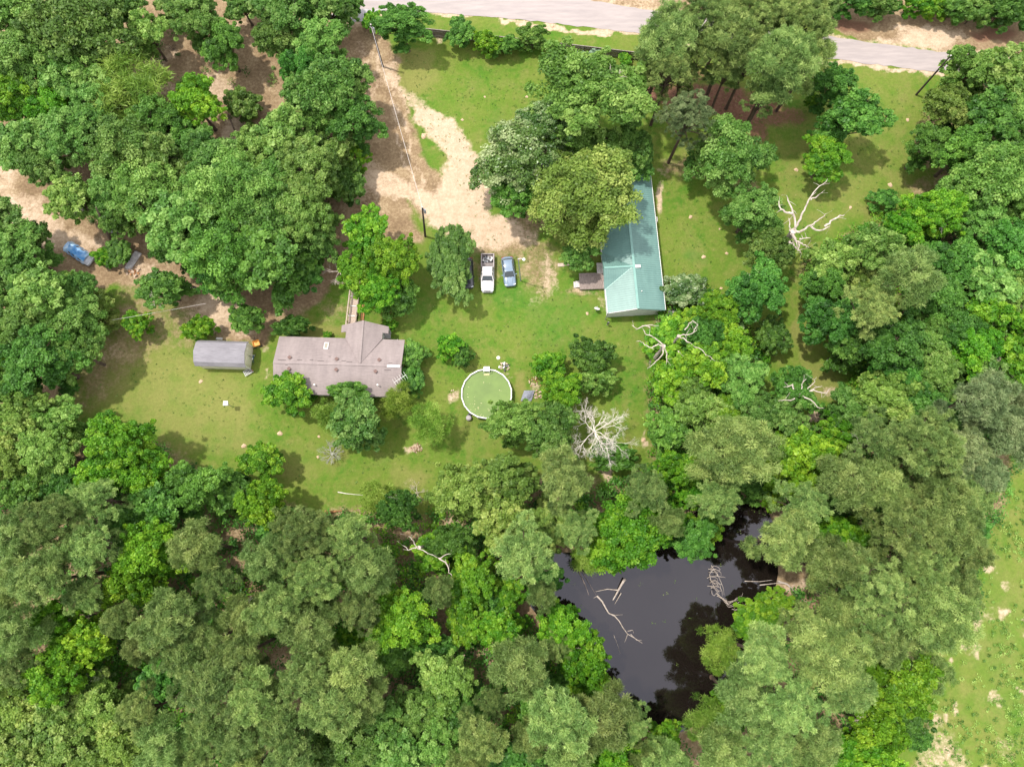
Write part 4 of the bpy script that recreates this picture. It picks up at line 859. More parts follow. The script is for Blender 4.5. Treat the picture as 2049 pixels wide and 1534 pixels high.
bluep = car_paint('steel_blue_paint', (.20, .27, .36)); blackp = car_paint('black_paint', (.02, .022, .03)); silverw = car_paint('pearl_white_paint', (.80, .76, .75)); silverp = car_paint('silver_paint', (.45, .46, .5))
wagon(1018, 542, .115, bluep, 'steel blue estate car parked nose down right of the white pickup', 4.5)
wagon(935, 545, .05, blackp, 'black car mostly hidden under the oak beside the white pickup', 4.7)
wagon(222, 438, .5, silverp, 'silver and dark car half hidden behind a tree trunk in the woods', 4.5)
# tarp covered car
p = at(158, 507, .9); tc_ = empty('tarp_covered_car', (p.x, p.y, 0), math.radians(58), 'car under a bright blue tarpaulin at the left woods', 'car')
b = MB(); b.loft([section(-2.2, .68, .3, .62), section(-2.0, .82, .26, .78), section(-1.2, .86, .22, .95), section(1.6, .86, .22, 1.0), section(2.2, .74, .34, .86)]).build('body', silverp, tc_, True)
MB().loft([[Vector((x, y, .95)) for x, y in ((-.78, -1.0), (.78, -1.0), (.76, 1.8), (-.76, 1.8))], [Vector((x, y, 1.4)) for x, y in ((-.62, -.3), (.62, -.3), (.6, 1.4), (-.6, 1.4))]]).build('windows', glass, tc_)
nx_, ny_ = 13, 25; tv = []; r_ = random.Random(9)
for j in range(ny_):
    y = -1.45 + 3.85 * j / (ny_ - 1)
    for i in range(nx_):
        u = -1 + 2 * i / (nx_ - 1); top = 1.50 if -.3 < y < 1.6 else 1.12 + .38 * max(0, 1 - min(abs(y + .3), abs(y - 1.6)) / .7)
        z = top if abs(u) < .62 else top - (abs(u) - .62) / .38 * (top - .55); x = u * .93 + .03 * math.sin(y * 7); tv.append((x, y, z + .05 * r_.random() + .05 * math.sin(u * 5 + y * 3)))
m = MB(); m.add(tv, [(j * nx_ + i, j * nx_ + i + 1, (j + 1) * nx_ + i + 1, (j + 1) * nx_ + i) for j in range(ny_ - 1) for i in range(nx_ - 1)])
m.build('tarpaulin', mat('blue_tarp', (.42, .64, .84), (.05, .26, .62), .9, .35, spec=.6, rw=.25), tc_, True)
wheels(tc_, .76, (-1.4, 1.4), .33); lights(tc_, -2.05, .6, .7)
tc_.rotation_euler[2] = math.radians(57)
# pickup truck
p = at(975.5, 545, 1.0); tk = empty('pickup_truck', (p.x, p.y, 0), 0.0, 'white pickup truck with scrap in its open bed', 'pickup truck')
b = MB(); b.loft([section(-2.83, .70, .42, .86), section(-2.7, .84, .38, .98), section(-2.3, .93, .36, 1.08), section(-1.35, .95, .34, 1.16), section(-.4, .96, .34, 1.18), section(.78, .96, .34, 1.18)]).build('body', silverw, tk, True)
MB().loft([[Vector(v) for v in ((-.86, -1.38, 1.14), (.86, -1.38, 1.14), (.86, .72, 1.16), (-.86, .72, 1.16))], [Vector(v) for v in ((-.66, -.72, 1.70), (.66, -.72, 1.70), (.68, .55, 1.72), (-.68, .55, 1.72))]]).build('windows', glass, tk)
MB().loft([[Vector((-.70, -.78, 1.69)), Vector((.70, -.78, 1.69)), Vector((.72, .62, 1.71)), Vector((-.72, .62, 1.71))], [Vector((-.60, -.66, 1.78)), Vector((.60, -.66, 1.78)), Vector((.62, .52, 1.80)), Vector((-.62, .52, 1.80))]]).build('roof_panel', silverw, tk)
for s in (-1, 1):
    for a, b_ in (((s * .86, -1.36, 1.16), (s * .69, -.74, 1.71)), ((s * .87, .70, 1.17), (s * .70, .56, 1.73)), ((s * .87, -.2, 1.17), (s * .70, -.15, 1.73))): MB().bar(a, b_, .09, .06).build('pillar', silverw, tk)
bm = mat('bed_metal', (.24, .20, .19), (.13, .11, .105), 4, .6)
MB().box((0, 1.82, .72), (1.6, 2.0, .06)).build('bed_floor', bm, tk)
for s in (-1, 1): MB().box((s * .89, 1.82, .84), (.14, 2.08, .72)).build('bed_side', mat('bed_side_paint', (.42, .37, .35), (.30, .26, .25), 3, .5) if s < 0 else bpy.data.materials['bed_side_paint'], tk)
MB().box((0, 2.83, .84), (1.90, .09, .70)).build('tailgate', bpy.data.materials['bed_side_paint'], tk); MB().box((0, .84, 1.0), (1.66, .09, .5)).build('bed_front', bm, tk); MB().box((0, 1.15, 1.12), (1.66, .5, .12)).build('toolbox', bm, tk)
MB().box((0, -2.86, .52), (1.5, .12, .2)).box((0, 2.93, .5), (1.6, .12, .16)).build('bumper', greym, tk); MB().box((0, -2.80, .80), (.9, .08, .22)).build('grille', darkm, tk)
MB().bar((-.62, -1.36, 1.19), (.0, -1.22, 1.30), .03).bar((.02, -1.36, 1.19), (.62, -1.22, 1.30), .03).build('wipers', darkm, tk)
wheels(tk, .84, (-1.85, 1.75), .38, .25); lights(tk, -2.72, .70, .86); lights(tk, 2.84, .86, .9, True); mirrors(tk, .97, -1.05, 1.25, darkm)
o = junk('truck_scrap', 975, 545, 'white and grey scrap parts lying in the pickup bed', 'scrap', .72, [('white_parts', white), ('dark_parts', darkm), ('grey_parts', greym)], 44, 12, h=.3, sz=(.15, .5)); o.location = (p.x, p.y + 1.95, .78)

# ------------------------------------------------------------------ bare and fallen wood
def branch_px(pts, n_extra=0): return [at(a, b_, c_) for a, b_, c_ in pts]
def dead_tree(label, hub, limbs, r0, name='dead_tree', m_=None, twig=0, seed=1, base=None, cat='dead tree', gap=1):
    """hub (px,py,z); limbs: lists of (px,py,z) starting at the hub or along another limb"""
    r_ = random.Random(seed); m_ = m_ or bark_dead; H_ = at(*hub); g_ = Vector((H_.x, H_.y, 0)) if base is None else at(*base)
    root = empty(name, (g_.x, g_.y, 0), 0, label, cat); O = Vector((g_.x, g_.y, 0))
    MB().tube([Vector((0, 0, -.1)), (H_ - O) * .5 + Vector((.1, .1, 0)), H_ - O], [r0 * 1.25, r0 * 1.05, r0], 8).build('trunk', m_, root)
    for lb in limbs:
        P = [at(*q) - O for q in lb]; k0 = r0 * (.38 if len(P) > 3 else .26); rad = [max(.03, k0 * (1 - i / (len(P))) ** .8) for i in range(len(P))]
        fine_ = []; fr_ = []
        for i in range(len(P) - 1):
            for j in range(3):
                q = P[i].lerp(P[i + 1], j / 3); 
                if j: q += Vector((r_.gauss(0, .07), r_.gauss(0, .07), r_.gauss(0, .05)))
                fine_.append(q); fr_.append(rad[i] + (rad[i + 1] - rad[i]) * j / 3)
        fine_.append(P[-1]); fr_.append(rad[-1] * .5); m = MB().tube(fine_, fr_, 6)
        for i in range(twig):
            k = r_.randrange(len(fine_) // 3, len(fine_)); s_ = fine_[k]; d = Vector((r_.gauss(0, 1), r_.gauss(0, 1), r_.gauss(.2, .5))).normalized() * r_.uniform(.5, 1.3)
            m.tube([s_, s_ + d * .5 + Vector((0, 0, .08)), s_ + d], [fr_[k] * .5, fr_[k] * .35, .015], 4, False)
        m.build('limb', m_, root)
    return root
dead_tree('tall dead tree with forked bare limbs on the upper right lawn', (1588, 462, 8.5),
    [[(1590, 460, 8.5), (1597, 445, 9.2), (1606, 425, 10), (1615, 408, 10.6), (1628, 385, 11.3), (1640, 372, 11.8), (1656, 358, 12.2)], [(1622, 400, 10.8), (1634, 394, 11), (1642, 387, 11.3)], [(1592, 455, 8.8), (1586, 425, 9.8), (1580, 408, 10.3), (1574, 391, 10.8)],
     [(1586, 428, 9.7), (1570, 424, 9.9), (1561, 416, 10.1), (1558, 402, 10.3)], [(1592, 463, 8.6), (1610, 459, 9), (1622, 451, 9.5), (1630, 445, 9.8), (1645, 435, 10.2), (1655, 427, 10.5)], [(1622, 453, 9.4), (1632, 460, 9.5), (1646, 460, 9.8), (1661, 452, 10)],
     [(1650, 453, 9.7), (1662, 442, 10), (1676, 435, 10.3), (1690, 429, 10.6)], [(1580, 462, 8.5), (1580, 450, 9), (1578, 436, 9.4)], [(1585, 466, 8.3), (1592, 480, 8), (1600, 486, 7.8), (1612, 490, 7.8), (1619, 496, 7.6)], [(1598, 484, 8), (1599, 494, 7.5), (1596, 503, 7.4)],
     [(1580, 482, 7.8), (1588, 492, 7.5), (1598, 501, 7.2), (1604, 506, 7)], [(1582, 468, 8.2), (1588, 478, 7.7), (1593, 487, 7.4)], [(1600, 478, 8), (1610, 477, 8.2), (1622, 476, 8.3)]], .42, twig=3, seed=3, base=(1560, 500, 0))
stub = MB()
H_ = at(1581, 470, 8.0)
dead_tree('dead tree with long bare limbs over the thicket below the green roof', (1328, 692, 9.0),
    [[(1328, 692, 9), (1318, 688, 9.2), (1304, 696, 9.6), (1290, 690, 9.8), (1281, 682, 10), (1273, 683, 10)], [(1328, 692, 9), (1315, 680, 9.4), (1304, 672, 9.7), (1291, 668, 9.9), (1287, 658, 10.1)], [(1328, 694, 9), (1327, 706, 8.7), (1318, 718, 8.5), (1304, 731, 8.3), (1295, 738, 8.2)],
     [(1328, 692, 9), (1334, 706, 8.5), (1334, 718, 8.2), (1333, 729, 8)], [(1300, 655, 9), (1288, 652, 9.2), (1275, 658, 9.3), (1264, 650, 9.5)], [(1285, 652, 9.2), (1305, 650, 9), (1318, 652, 9)]], .26, twig=2, seed=5)
dead_tree('dead tree with a crooked bare limb right of the thicket by the green roof', (1358, 672, 9.0),
    [[(1358, 672, 9), (1372, 680, 9.2), (1385, 690, 9.4), (1405, 700, 9.6), (1415, 711, 9.7), (1431, 722, 9.8)], [(1358, 672, 9), (1372, 670, 9.3), (1385, 667, 9.6), (1395, 658, 9.8)], [(1370, 660, 9), (1378, 650, 9.4), (1386, 641, 9.8), (1393, 646, 10)], [(1357, 702, 8), (1364, 712, 8.2), (1376, 722, 8.4), (1388, 732, 8.5)], [(1385, 667, 9.6), (1392, 655, 9.9), (1396, 648, 10)]], .22, twig=3, seed=6)
dead_tree('dead tree with curling white limbs at the right lawn track', (1598, 790, 8.5),
    [[(1600, 788, 8.5), (1616, 797, 8.8), (1630, 806, 9), (1638, 815, 9), (1649, 817, 9)], [(1590, 797, 8.5), (1582, 801, 8.6), (1570, 800, 8.7), (1557, 802, 8.8)], [(1588, 779, 8.7), (1586, 768, 9), (1578, 773, 9), (1568, 774, 9)], [(1604, 778, 8.8), (1606, 766, 9.2), (1613, 757, 9.4)], [(1616, 778, 8.8), (1626, 768, 9.2), (1634, 756, 9.5)],
     [(1620, 782, 8.8), (1632, 782, 9.2), (1648, 786, 9.5), (1662, 777, 9.8)], [(1622, 780, 8.8), (1636, 774, 9.2), (1644, 771, 9.4)]], .26, twig=2, seed=7)
dead_tree('bare pale forked tree above the pond left of its shore', (838, 1095, 9), [[(838, 1098, 9), (826, 1096, 9.3), (816, 1100, 9.4), (805, 1090, 9.6)], [(834, 1094, 9.2), (828, 1082, 9.6), (818, 1072, 10)], [(880, 1116, 8.5), (890, 1110, 8.8), (902, 1108, 9)], [(878, 1116, 8.6), (894, 1128, 8.8), (898, 1140, 9), (904, 1152, 9.2)], [(838, 1098, 9), (860, 1108, 8.8), (878, 1116, 8.6)]], .25, twig=2, seed=8)
def twiggy(label, px, py, z, rad, n, r0, m_, name='dead_tree', seed=1, cat='dead tree', depth_=4, stretch=(1, 1), up=.35, angles=None):
    r_ = random.Random(seed); c_ = at(px, py, z); root = empty(name, (c_.x, c_.y, 0), 0, label, cat)
    if z > .8: MB().tube([(0, 0, -.1), (.05, 0, z * .5)], [r0, r0 * .8], 8).build('trunk', m_, root)
    def rec(m, s, d, L_, r, k):
        e = s + d * L_; mid = s.lerp(e, .5) + Vector((r_.gauss(0, .07), r_.gauss(0, .07), r_.gauss(0, .05))) * L_
        m.tube([s, mid, e], [r, r * .8, r * .6], 5 if k > 1 else 4, False)
        if k:
            for _ in range(3 if k > 1 else 4):
                nd = (d + Vector((r_.gauss(0, .55) * stretch[0], r_.gauss(0, .55) * stretch[1], r_.gauss(.05, .3)))).normalized(); rec(m, mid.lerp(e, r_.random()), nd, L_ * r_.uniform(.55, .8), r * .58, k - 1)
    for i in range(n):
        a = 6.283 * (i + r_.random() * .6) / n if not angles else math.radians(angles[i % len(angles)] + r_.gauss(0, 6)); m = MB(); d = Vector((math.cos(a) * stretch[0], math.sin(a) * stretch[1], up + .2 * r_.random())).normalized(); rec(m, Vector((.05, 0, z * .45)), d, rad * (.42 if not angles else r_.uniform(.3, .52)), r0 * .55, depth_); m.build('limb', m_, root)
    return root
twiggy('bleached white twiggy dead tree beside the narrow lawn strip', 1196, 852, 8.0, 5.0, 11, .12, bark_white, seed=2, stretch=(.85, 1.1), depth_=5, up=.45, angles=[75, 40, 110, 20, 150, 215, 262, 290, 315, 335, 300])
twiggy('small grey leafless bush on the lawn below the feathery trees', 660, 906, 1.6, 2.2, 9, .10, mat('bark_grey', (.42, .42, .36), (.28, .28, .24)), name='dead_bush', seed=4, cat='dead bush', depth_=3, up=.5)
twiggy('pale bare branches at the left of the lime tree by the cars', 668, 525, 6, 2.8, 6, .12, bark_dead, seed=5, depth_=3, up=.2)
twiggy('pale bare dry branches above the pond thicket by the small lawn gap', 832, 985, 1.2, 1.8, 6, .06, bark_dead, name='dead_bush', seed=8, cat='dead bush', depth_=3)
def brush(label, px, py, arcs, seed):
    r_ = random.Random(seed); c_ = at(px, py, .1); root = empty('dead_brush', (c_.x, c_.y, 0), 0, label, 'driftwood')
    for (x0, y0, x1, y1, bow) in arcs:
        a, b = at(px + x0, py + y0, -.3), at(px + x1, py + y1, .3 + .5 * r_.random()); n = Vector((-(b - a).y, (b - a).x, 0)).normalized(); P = []
        for k in range(6):
            t_ = k / 5; P.append(a.lerp(b, t_) + n * bow * math.sin(math.pi * t_) + Vector((r_.gauss(0, .06), r_.gauss(0, .06), .35 * math.sin(math.pi * t_))) - Vector((c_.x, c_.y, 0)))
        MB().tube(P, [.04, .035, .03, .026, .022, .012], 5, False).build('twig', bark_dead, root)
rr9 = random.Random(4)
brush('tangle of pale bare twigs at the upper right of the pond water', 1433, 1160, [(-12 + rr9.gauss(0, 5), -26 + k * 2.8 + rr9.gauss(0, 3), 10 + rr9.gauss(0, 6), -18 + k * 3.0 + rr9.gauss(0, 7), rr9.gauss(.25, .3)) for k in range(16)] + [(-10, -28, 16, 30, .3), (-14, -10, 8, 34, -.2)], 1)
brush('curved bare twigs rising from the right edge of the pond', 1458, 1200, [(-26 + k * 3, -14 + k * 2, 22 - k * 3 + rr9.gauss(0, 2), -8 + k * 3.5, -.9 + .12 * k) for k in range(8)] + [(0, 14, 26, -14, -.5), (6, 18, 34, 4, -.4)], 2)
twiggy('bare grey limbs among the olive pines at the left edge', 190, 1060, 12, 3.2, 5, .14, bark_dead, seed=12, depth_=2, up=.3)
twiggy('fan of bare twigs on the lime tree in the lower left woods', 135, 1222, 8, 2.6, 6, .08, bark_dead, seed=14, depth_=3, up=.4)
twiggy('pale bare limbs inside the yellow green tree by the pond', 1250, 1075, 11.5, 2.6, 5, .08, bark_dead, seed=15, depth_=3, up=.4)
def drift(name, label, pts, r0, cat='driftwood', m_=None, br=()):
    P = [at(*q) for q in pts]; O = Vector((P[0].x, P[0].y, 0)); root = empty(name, O, 0, label, cat)
    MB().tube([q - O for q in P], [r0 * (1 - .75 * i / (len(P) - 1)) for i in range(len(P))], 7).build('stem', m_ or bark_dead, root)
    for b_ in br: Q = [at(*q) - O for q in b_]; MB().tube(Q, [r0 * .4 * (1 - .7 * i / (len(Q) - 1)) for i in range(len(Q))], 5).build('branch', m_ or bark_dead, root)
wz = -.33
drift('floating_log', 'thick pale log slanting out of the pond water', [(1251, 1157, .5), (1243, 1170, .2), (1232, 1190, -.15), (1223, 1206, -.6)], .20, br=[[(1243, 1186, .3), (1237, 1196, 0), (1230, 1208, -.3)], [(1236, 1180, .2), (1215, 1178, .1), (1192, 1183, -.2)]])
drift('floating_branch', 'long forked white branch lying across the left of the pond', [(1195, 1192, wz), (1205, 1203, .1), (1212, 1216, .2), (1218, 1226, .1), (1230, 1232, .0), (1239, 1242, .0), (1247, 1256, -.1), (1256, 1268, wz), (1270, 1276, wz), (1285, 1286, wz)], .12,
      br=[[(1218, 1226, .1), (1230, 1230, 0), (1246, 1229, wz)], [(1256, 1268, wz), (1253, 1276, wz), (1250, 1284, wz)], [(1262, 1268, wz), (1274, 1280, wz), (1284, 1280, wz)], [(1195, 1192, wz), (1188, 1196, wz)], [(1228, 1270, wz), (1236, 1290, wz), (1241, 1307, wz)], [(1256, 1262, wz), (1266, 1260, wz), (1268, 1266, wz)]])
drift('sunken_log', 'two thin dark poles sloping into the pond from the upper left shore', [(1155, 1135, .3), (1163, 1152, 0), (1172, 1172, -.2), (1180, 1195, -.45)], .09, m_=wood, br=[[(1160, 1134, .3), (1178, 1165, 0), (1194, 1192, -.35)]])
drift('fallen_log', 'short orange brown log at the lower edge of the lawn', [(651, 1024, .2), (668, 1023, .25), (684, 1021, .2)], .24, 'log', rust)
drift('fallen_branch', 'thin pale stick lying on the lower lawn', [(676, 984, .05), (692, 987, .08), (712, 989, .05), (726, 990, .05)], .07, 'stick', bark_white)
drift('fallen_wood', 'pale fallen limbs across the bare sand right of the pond', [(1556, 1162, .5), (1575, 1168, .4), (1592, 1185, .3), (1600, 1192, .2)], .16, br=[[(1575, 1185, .3), (1590, 1168, .3)], [(1520, 1170, .3), (1556, 1166, .4), (1575, 1168, .4)], [(1592, 1195, .3), (1622, 1206, .2)], [(1490, 1162, .2), (1520, 1163, .3), (1545, 1160, .3)]])
drift('fallen_limb', 'thin dark leaning pole in the upper left clearing', [(457, 230, 3), (470, 262, 2), (482, 290, 1), (490, 303, .2)], .14, 'log', bark)
twiggy('brown brush heap on the ground in the upper left clearing', 346, 97, .3, 1.3, 8, .05, bark, name='brush_heap', seed=21, cat='brush heap', depth_=2)
# trunk seen leaning at the left woods
drift('leaning_snag', 'bare leaning trunk between the silver car and the dark small tree', [(222, 478, 0), (212, 455, 3.5), (200, 432, 7), (192, 415, 9)], .34, 'tree trunk', bark)

# gopher mounds and pale tufts on the lawns
mound_m = mat('mound_soil', (.70, .50, .33), (.48, .33, .22), 4, .95)
MOUNDS = [(402, 763, .30, 'round tan dirt mound on the lawn below the shed'), (488, 892, .32, 'tan dirt mound left of the round lower lawn tree'), (560, 867, .34, 'tan dirt mound between the lime tree and the feathery tree'), (638, 873, .2, 'small pale mound left of the dark feathery tree'),
    (636, 914, .22, 'small tan mound at the grey dead bush'), (848, 272, .5, 'pale tan stump mound beside the dirt track'), (1382, 434, .3, 'tan mound right of the white air conditioner'), (1408, 514, .3, 'tan mound near the dark grass patch on the right lawn'), (1454, 507, .22, 'tan mound beside the green tree on the right lawn'),
    (1593, 340, .3, 'orange mound left of the round bright tree'), (1781, 370, .36, 'orange mound near the right end of the upper lawn'), (1816, 240, .3, 'pale mound at the edge of the upper right woods'), (1702, 415, .26, 'orange mound right of the tall dead tree'), (1443, 577, .22, 'orange mound by the thicket'),
    (1282, 186, .34, 'orange stump mound left of the pine grove'), (1054, 194, .22, 'small pale mound on the upper middle lawn'), (970, 194, .18, 'tiny pale mound on the upper left lawn'), (1175, 627, .26, 'tan mound left of the lawn satellite dish'), (1440, 458, .16, 'tiny pale mound on the middle right lawn'), (1288, 880, .3, 'orange mound on the narrow lawn strip'),
    (1630, 1000, .2, 'small mound hidden right of the pines'), (925, 240, .22, 'pale mound beside the sandy driveway bend'), (818, 200, .15, 'pale pebble near the track puddle'), (1105, 52, .35, 'pale dry tuft on the grass between fence and road')]
for i, (a, b_, s, lb) in enumerate(MOUNDS):
    p = at(a, b_); rr_ = random.Random(i); rings = []
    for q, z in ((1, -.02), (.8, .28), (.45, .5), (.12, .56)): rings.append([Vector((p.x + s * q * math.cos(t_) * (1 + .25 * math.sin(2 * t_ + i)), p.y + s * q * math.sin(t_) * (1 + .2 * math.cos(3 * t_ + i)), z * s * (1 + .3 * rr_.random()))) for t_ in [k * .5236 for k in range(12)]])
    tag(MB().loft(rings).build('dirt_mound', mound_m), lb, 'dirt mound')
# ------------------------------------------------------------------ trees
region('in the top left corner', [('O', 45, 35, 62), ('O', 165, 75, 92), ('O', 60, 130, 62), ('O', 250, 25, 48), ('O', 140, 160, 55), ('B', 30, 210, 52), ('B', 115, 225, 48, 48),
    ('O', 205, 175, 52), ('D', 320, 250, 50), ('O', 100, 335, 50), ('O', 330, 340, 58), ('O', 200, 225, 48), ('D', 15, 130, 44), ('O', 300, 75, 40), ('F', 275, 185, 82, 78, 'thin crowned tree with bare grey limbs showing, top left woods'), ('B', 400, 215, 50), ('O', 60, 300, 58), ('O', 150, 285, 60), ('O', 255, 310, 74), ('D', 385, 290, 42)])
region('left of the dirt track', [('O', 400, 45, 50), ('D', 455, 100, 42, 50), ('O', 345, 15, 36), ('O', 585, 30, 58), ('O', 555, 90, 44), ('O', 660, 25, 46), ('O', 645, 100, 50), ('D', 610, 145, 42),
    ('O', 665, 190, 72), ('D', 715, 255, 50), ('O', 640, 250, 40), ('o', 490, 215, 32, 32), ('B', 708, 320, 26, 26, 'small lime green tree at the edge of the dirt track'), ('D', 692, 370, 34, 42), ('O', 575, 285, 62), ('O', 625, 360, 66), ('O', 700, 15, 22), ('O', 620, 200, 46), ('O', 520, 320, 52), ('O', 665, 315, 44), ('O', 545, 30, 42), ('O', 600, 320, 40), ('O', 490, 20, 34)])
region('above the shed', [('O', 160, 405, 48), ('O', 240, 390, 50), ('O', 310, 400, 72), ('O', 375, 455, 70), ('O', 470, 400, 78), ('O', 430, 330, 60), ('O', 540, 450, 74), ('O', 615, 440, 58), ('D', 450, 515, 74), ('D', 545, 535, 72), ('D', 358, 498, 42),
    ('D', 238, 505, 25, 26, 'small deep green tree between the tarp covered car and the metal sheets', .6), ('D', 332, 580, 50, 40, 'low deep green tree with drooping leaves beside the white junk', .8), ('B', 278, 650, 23, 22, 'small round lime green tree alone on brown ground left of the shed'),
    ('D', 498, 640, 30, 28, 'small deep green tree between the shed and the long house'), ('b', 400, 660, 29, 22, 'bright bush touching the back of the small shed'), ('b', 208, 517, 20, 16, 'bright bush at the foot of the leaning oak'), ('D', 600, 545, 40), ('O', 480, 470, 52), ('O', 560, 390, 56), ('O', 250, 440, 40), ('D', 425, 535, 46), ('O', 640, 490, 40), ('O', 395, 400, 54)])
region('along the left edge', [('O', 25, 460, 52), ('O', 50, 510, 56), ('O', 35, 560, 62), ('O', 105, 595, 60), ('O', 165, 640, 52), ('O', 55, 650, 62), ('B', 15, 700, 42), ('D', 95, 730, 66), ('O', 165, 710, 48), ('D', 30, 770, 42), ('Y', 195, 620, 36), ('O', 160, 590, 42)])
region('left of the cars', [('B', 735, 475, 46, 50), ('B', 795, 530, 48, 50), ('B', 725, 550, 48, 50), ('D', 790, 590, 40), ('B', 760, 590, 44, 38)])
tree('O', 902, 530, 50, 76, 'broad mid green oak partly covering the dark car left of the pickup', .72)
region('around the long house', [('d', 585, 657, 33, 18, 'dark glossy shrub at the back wall of the long house'), ('b', 780, 652, 14, 12, 'small bright shrub beside the porch of the long house'), ('b', 656, 671, 8, 7, 'tiny bright bush in the corner by the porch'),
    ('D', 826, 707, 27, 26, 'round deep green tree at the right end of the long house', .7), ('D', 824, 760, 24, 28, 'deep green tree below the round one at the house end', .8), ('B', 578, 790, 40, 38, 'lime green small tree over the lower left corner of the roof', 1.0), ('b', 618, 793, 16, 12, 'bright shrub beside the lime tree at the house wall'),
    ('D', 700, 785, 38, 18, 'deep green climber covered shrub at the lower eave of the house', .8), ('F', 665, 830, 34, 34, 'thin feathery tree left of the dark feathery one'), ('O', 715, 848, 54, 52, 'dark feathery tree on the lawn below the long house'), ('F', 795, 805, 42, 32, 'light olive feathery tree over the lower right house corner'),
    ('F', 858, 850, 40, 44, 'see through olive tree with a bare forked trunk on the lawn'), ('B', 903, 697, 25, 22, 'small lime green tree alone on the lawn above the pool'), ('D', 925, 712, 18, 20, 'grey green half of the small lawn tree above the pool'), ('B', 526, 925, 38, 34, 'round lime green tree alone on the lower lawn')])
region('right of the round pool', [('B', 1098, 730, 30, 28), ('B', 1125, 785, 42, 34), ('D', 1185, 712, 38, 32), ('o', 1190, 765, 38, 24), ('O', 1030, 850, 58, 42, 'mid green oak overhanging the lower rim of the pool'), ('O', 1095, 865, 60, 54, 'broad oak between the pool and the white dead tree'), ('d', 1228, 915, 42, 26, 'dark shrub under the white dead tree')])
tree('O', 1180, 215, 112, 88, 'large oak at the top of the big clump over the green roof', .95)
tree('W', 1040, 330, 88, 78, 'silvery leaved large tree on the left of the clump by the driveway', .95)
tree('O', 1263, 335, 38, 34, 'small green crown over the far end of the green roof')
tree('Y', 1166, 394, 100, 88, 'large yellowish green tree overhanging the green roof')
tree('O', 1258, 300, 42, 52, 'mid green tree at the right of the big clump above the green roof')
tree('D', 1030, 400, 48, 42, 'deep green lower tree beside the sandy driveway')
tree('W', 1105, 265, 66, 46, 'silvery tree in the middle of the clump above the green roof')
tree('O', 1160, 508, 42, 36, 'drooping green tree over the deck of the green roofed building', .8)
region('in the grove by the road', [('P', 1305, 165, 40, 36, 'small leaning pine at the lower left of the grove by the road', .8), ('P', 1365, 160, 40, 34, 'low pine crown above the bare trunks in the grove', .8), ('P', 1455, 150, 42, 36, 'low pine crown in the middle of the grove', .85), ('P', 1330, 85, 62, 66), ('P', 1335, 150, 52, 46), ('P', 1400, 45, 66, 60), ('P', 1460, 85, 64, 62), ('P', 1530, 40, 70, 62), ('P', 1605, 60, 68, 66), ('P', 1555, 140, 64, 62), ('P', 1525, 200, 40, 36), ('P', 1630, 10, 54), ('P', 1615, 120, 52, 50), ('P', 1400, 115, 46, 42), ('P', 1500, 120, 50, 50), ('P', 1460, 20, 50)])
region('along the dark fence', [('D', 808, 60, 54, 38, 'broad deep green tree at the left end of the dark fence', .75), ('D', 920, 68, 26, 28, 'narrow deep green tree leaning over the dark fence', .8), ('b', 975, 90, 26, 20, 'bright bush left of centre along the fence'), ('d', 1012, 96, 26, 18, 'deep green bush below the fence centre'), ('o', 1065, 80, 30, 20, 'loose green bush just right of the fence bushes'),
    ('V', 1167, 121, 15, 13, 'grey green shrub, left of a pair below the fence'), ('V', 1190, 118, 15, 15, 'grey green shrub, right of a pair below the fence'), ('b', 1250, 120, 12, 15, 'small bright bush at the right end of the fence'), ('b', 745, 45, 16, 22, 'ragged bush between the pole and the road')])
region('in the upper right yard', [('G', 1372, 240, 62, 50, 'lone grey green pine with its trunk showing below the grove'), ('O', 1455, 315, 70, 78, 'full round green tree right of the lone pine'), ('D', 1700, 245, 62, 48, 'wide deep green tree on the upper right lawn'), ('D', 1660, 185, 42, 40, 'deep green tree beneath the right side of the pine grove'),
    ('B', 1648, 325, 50, 44, 'round bright tree on the lawn above the dead tree', .8), ('D', 1765, 402, 26, 20, 'small leaning deep green tree at the lawn edge', .6), ('O', 1500, 430, 54, 50, 'green tree left of the tall dead tree'), ('O', 1535, 505, 46, 42, 'green tree just below left of the tall dead tree'), ('b', 1625, 205, 16, 14, 'small bush under the pines at right')])
region('beyond the road', [('d', 1660, 2, 34, 22), ('d', 1705, 8, 38, 26), ('o', 1752, 10, 36, 24), ('d', 1775, 20, 22, 14), ('b', 1835, 14, 30, 20), ('b', 1868, 24, 26, 18), ('d', 1905, 22, 32, 26), ('o', 1950, 26, 36, 26), ('d', 2000, 28, 38, 28), ('d', 2040, 30, 34, 28), ('d', 1490, -12, 44, 26), ('o', 1930, 0, 34, 24), ('d', 1990, 2, 36, 24)])
region('in the upper right woods', [('Y', 1930, 150, 52, 46), ('Y', 2000, 165, 62, 60), ('O', 2045, 225, 56), ('Y', 1880, 225, 48, 42), ('D', 1965, 245, 62, 56), ('D', 1850, 300, 42, 44), ('D', 1920, 310, 56, 46), ('O', 1965, 365, 76), ('O', 2035, 330, 50), ('O', 2035, 420, 56), ('O', 1900, 390, 40, 36)])
region('right of the tall dead tree', [('B', 1860, 435, 54, 46), ('B', 1800, 465, 42, 38), ('O', 1740, 500, 52, 44), ('O', 1950, 450, 50), ('D', 2010, 500, 60), ('O', 1660, 530, 48), ('Y', 1715, 555, 38, 40), ('D', 1640, 575, 44), ('P', 1808, 560, 62, 62), ('P', 1735, 625, 58, 54), ('D', 1890, 535, 56), ('O', 1960, 570, 62), ('D', 1870, 610, 50), ('D', 1655, 650, 56), ('D', 1690, 700, 44)])
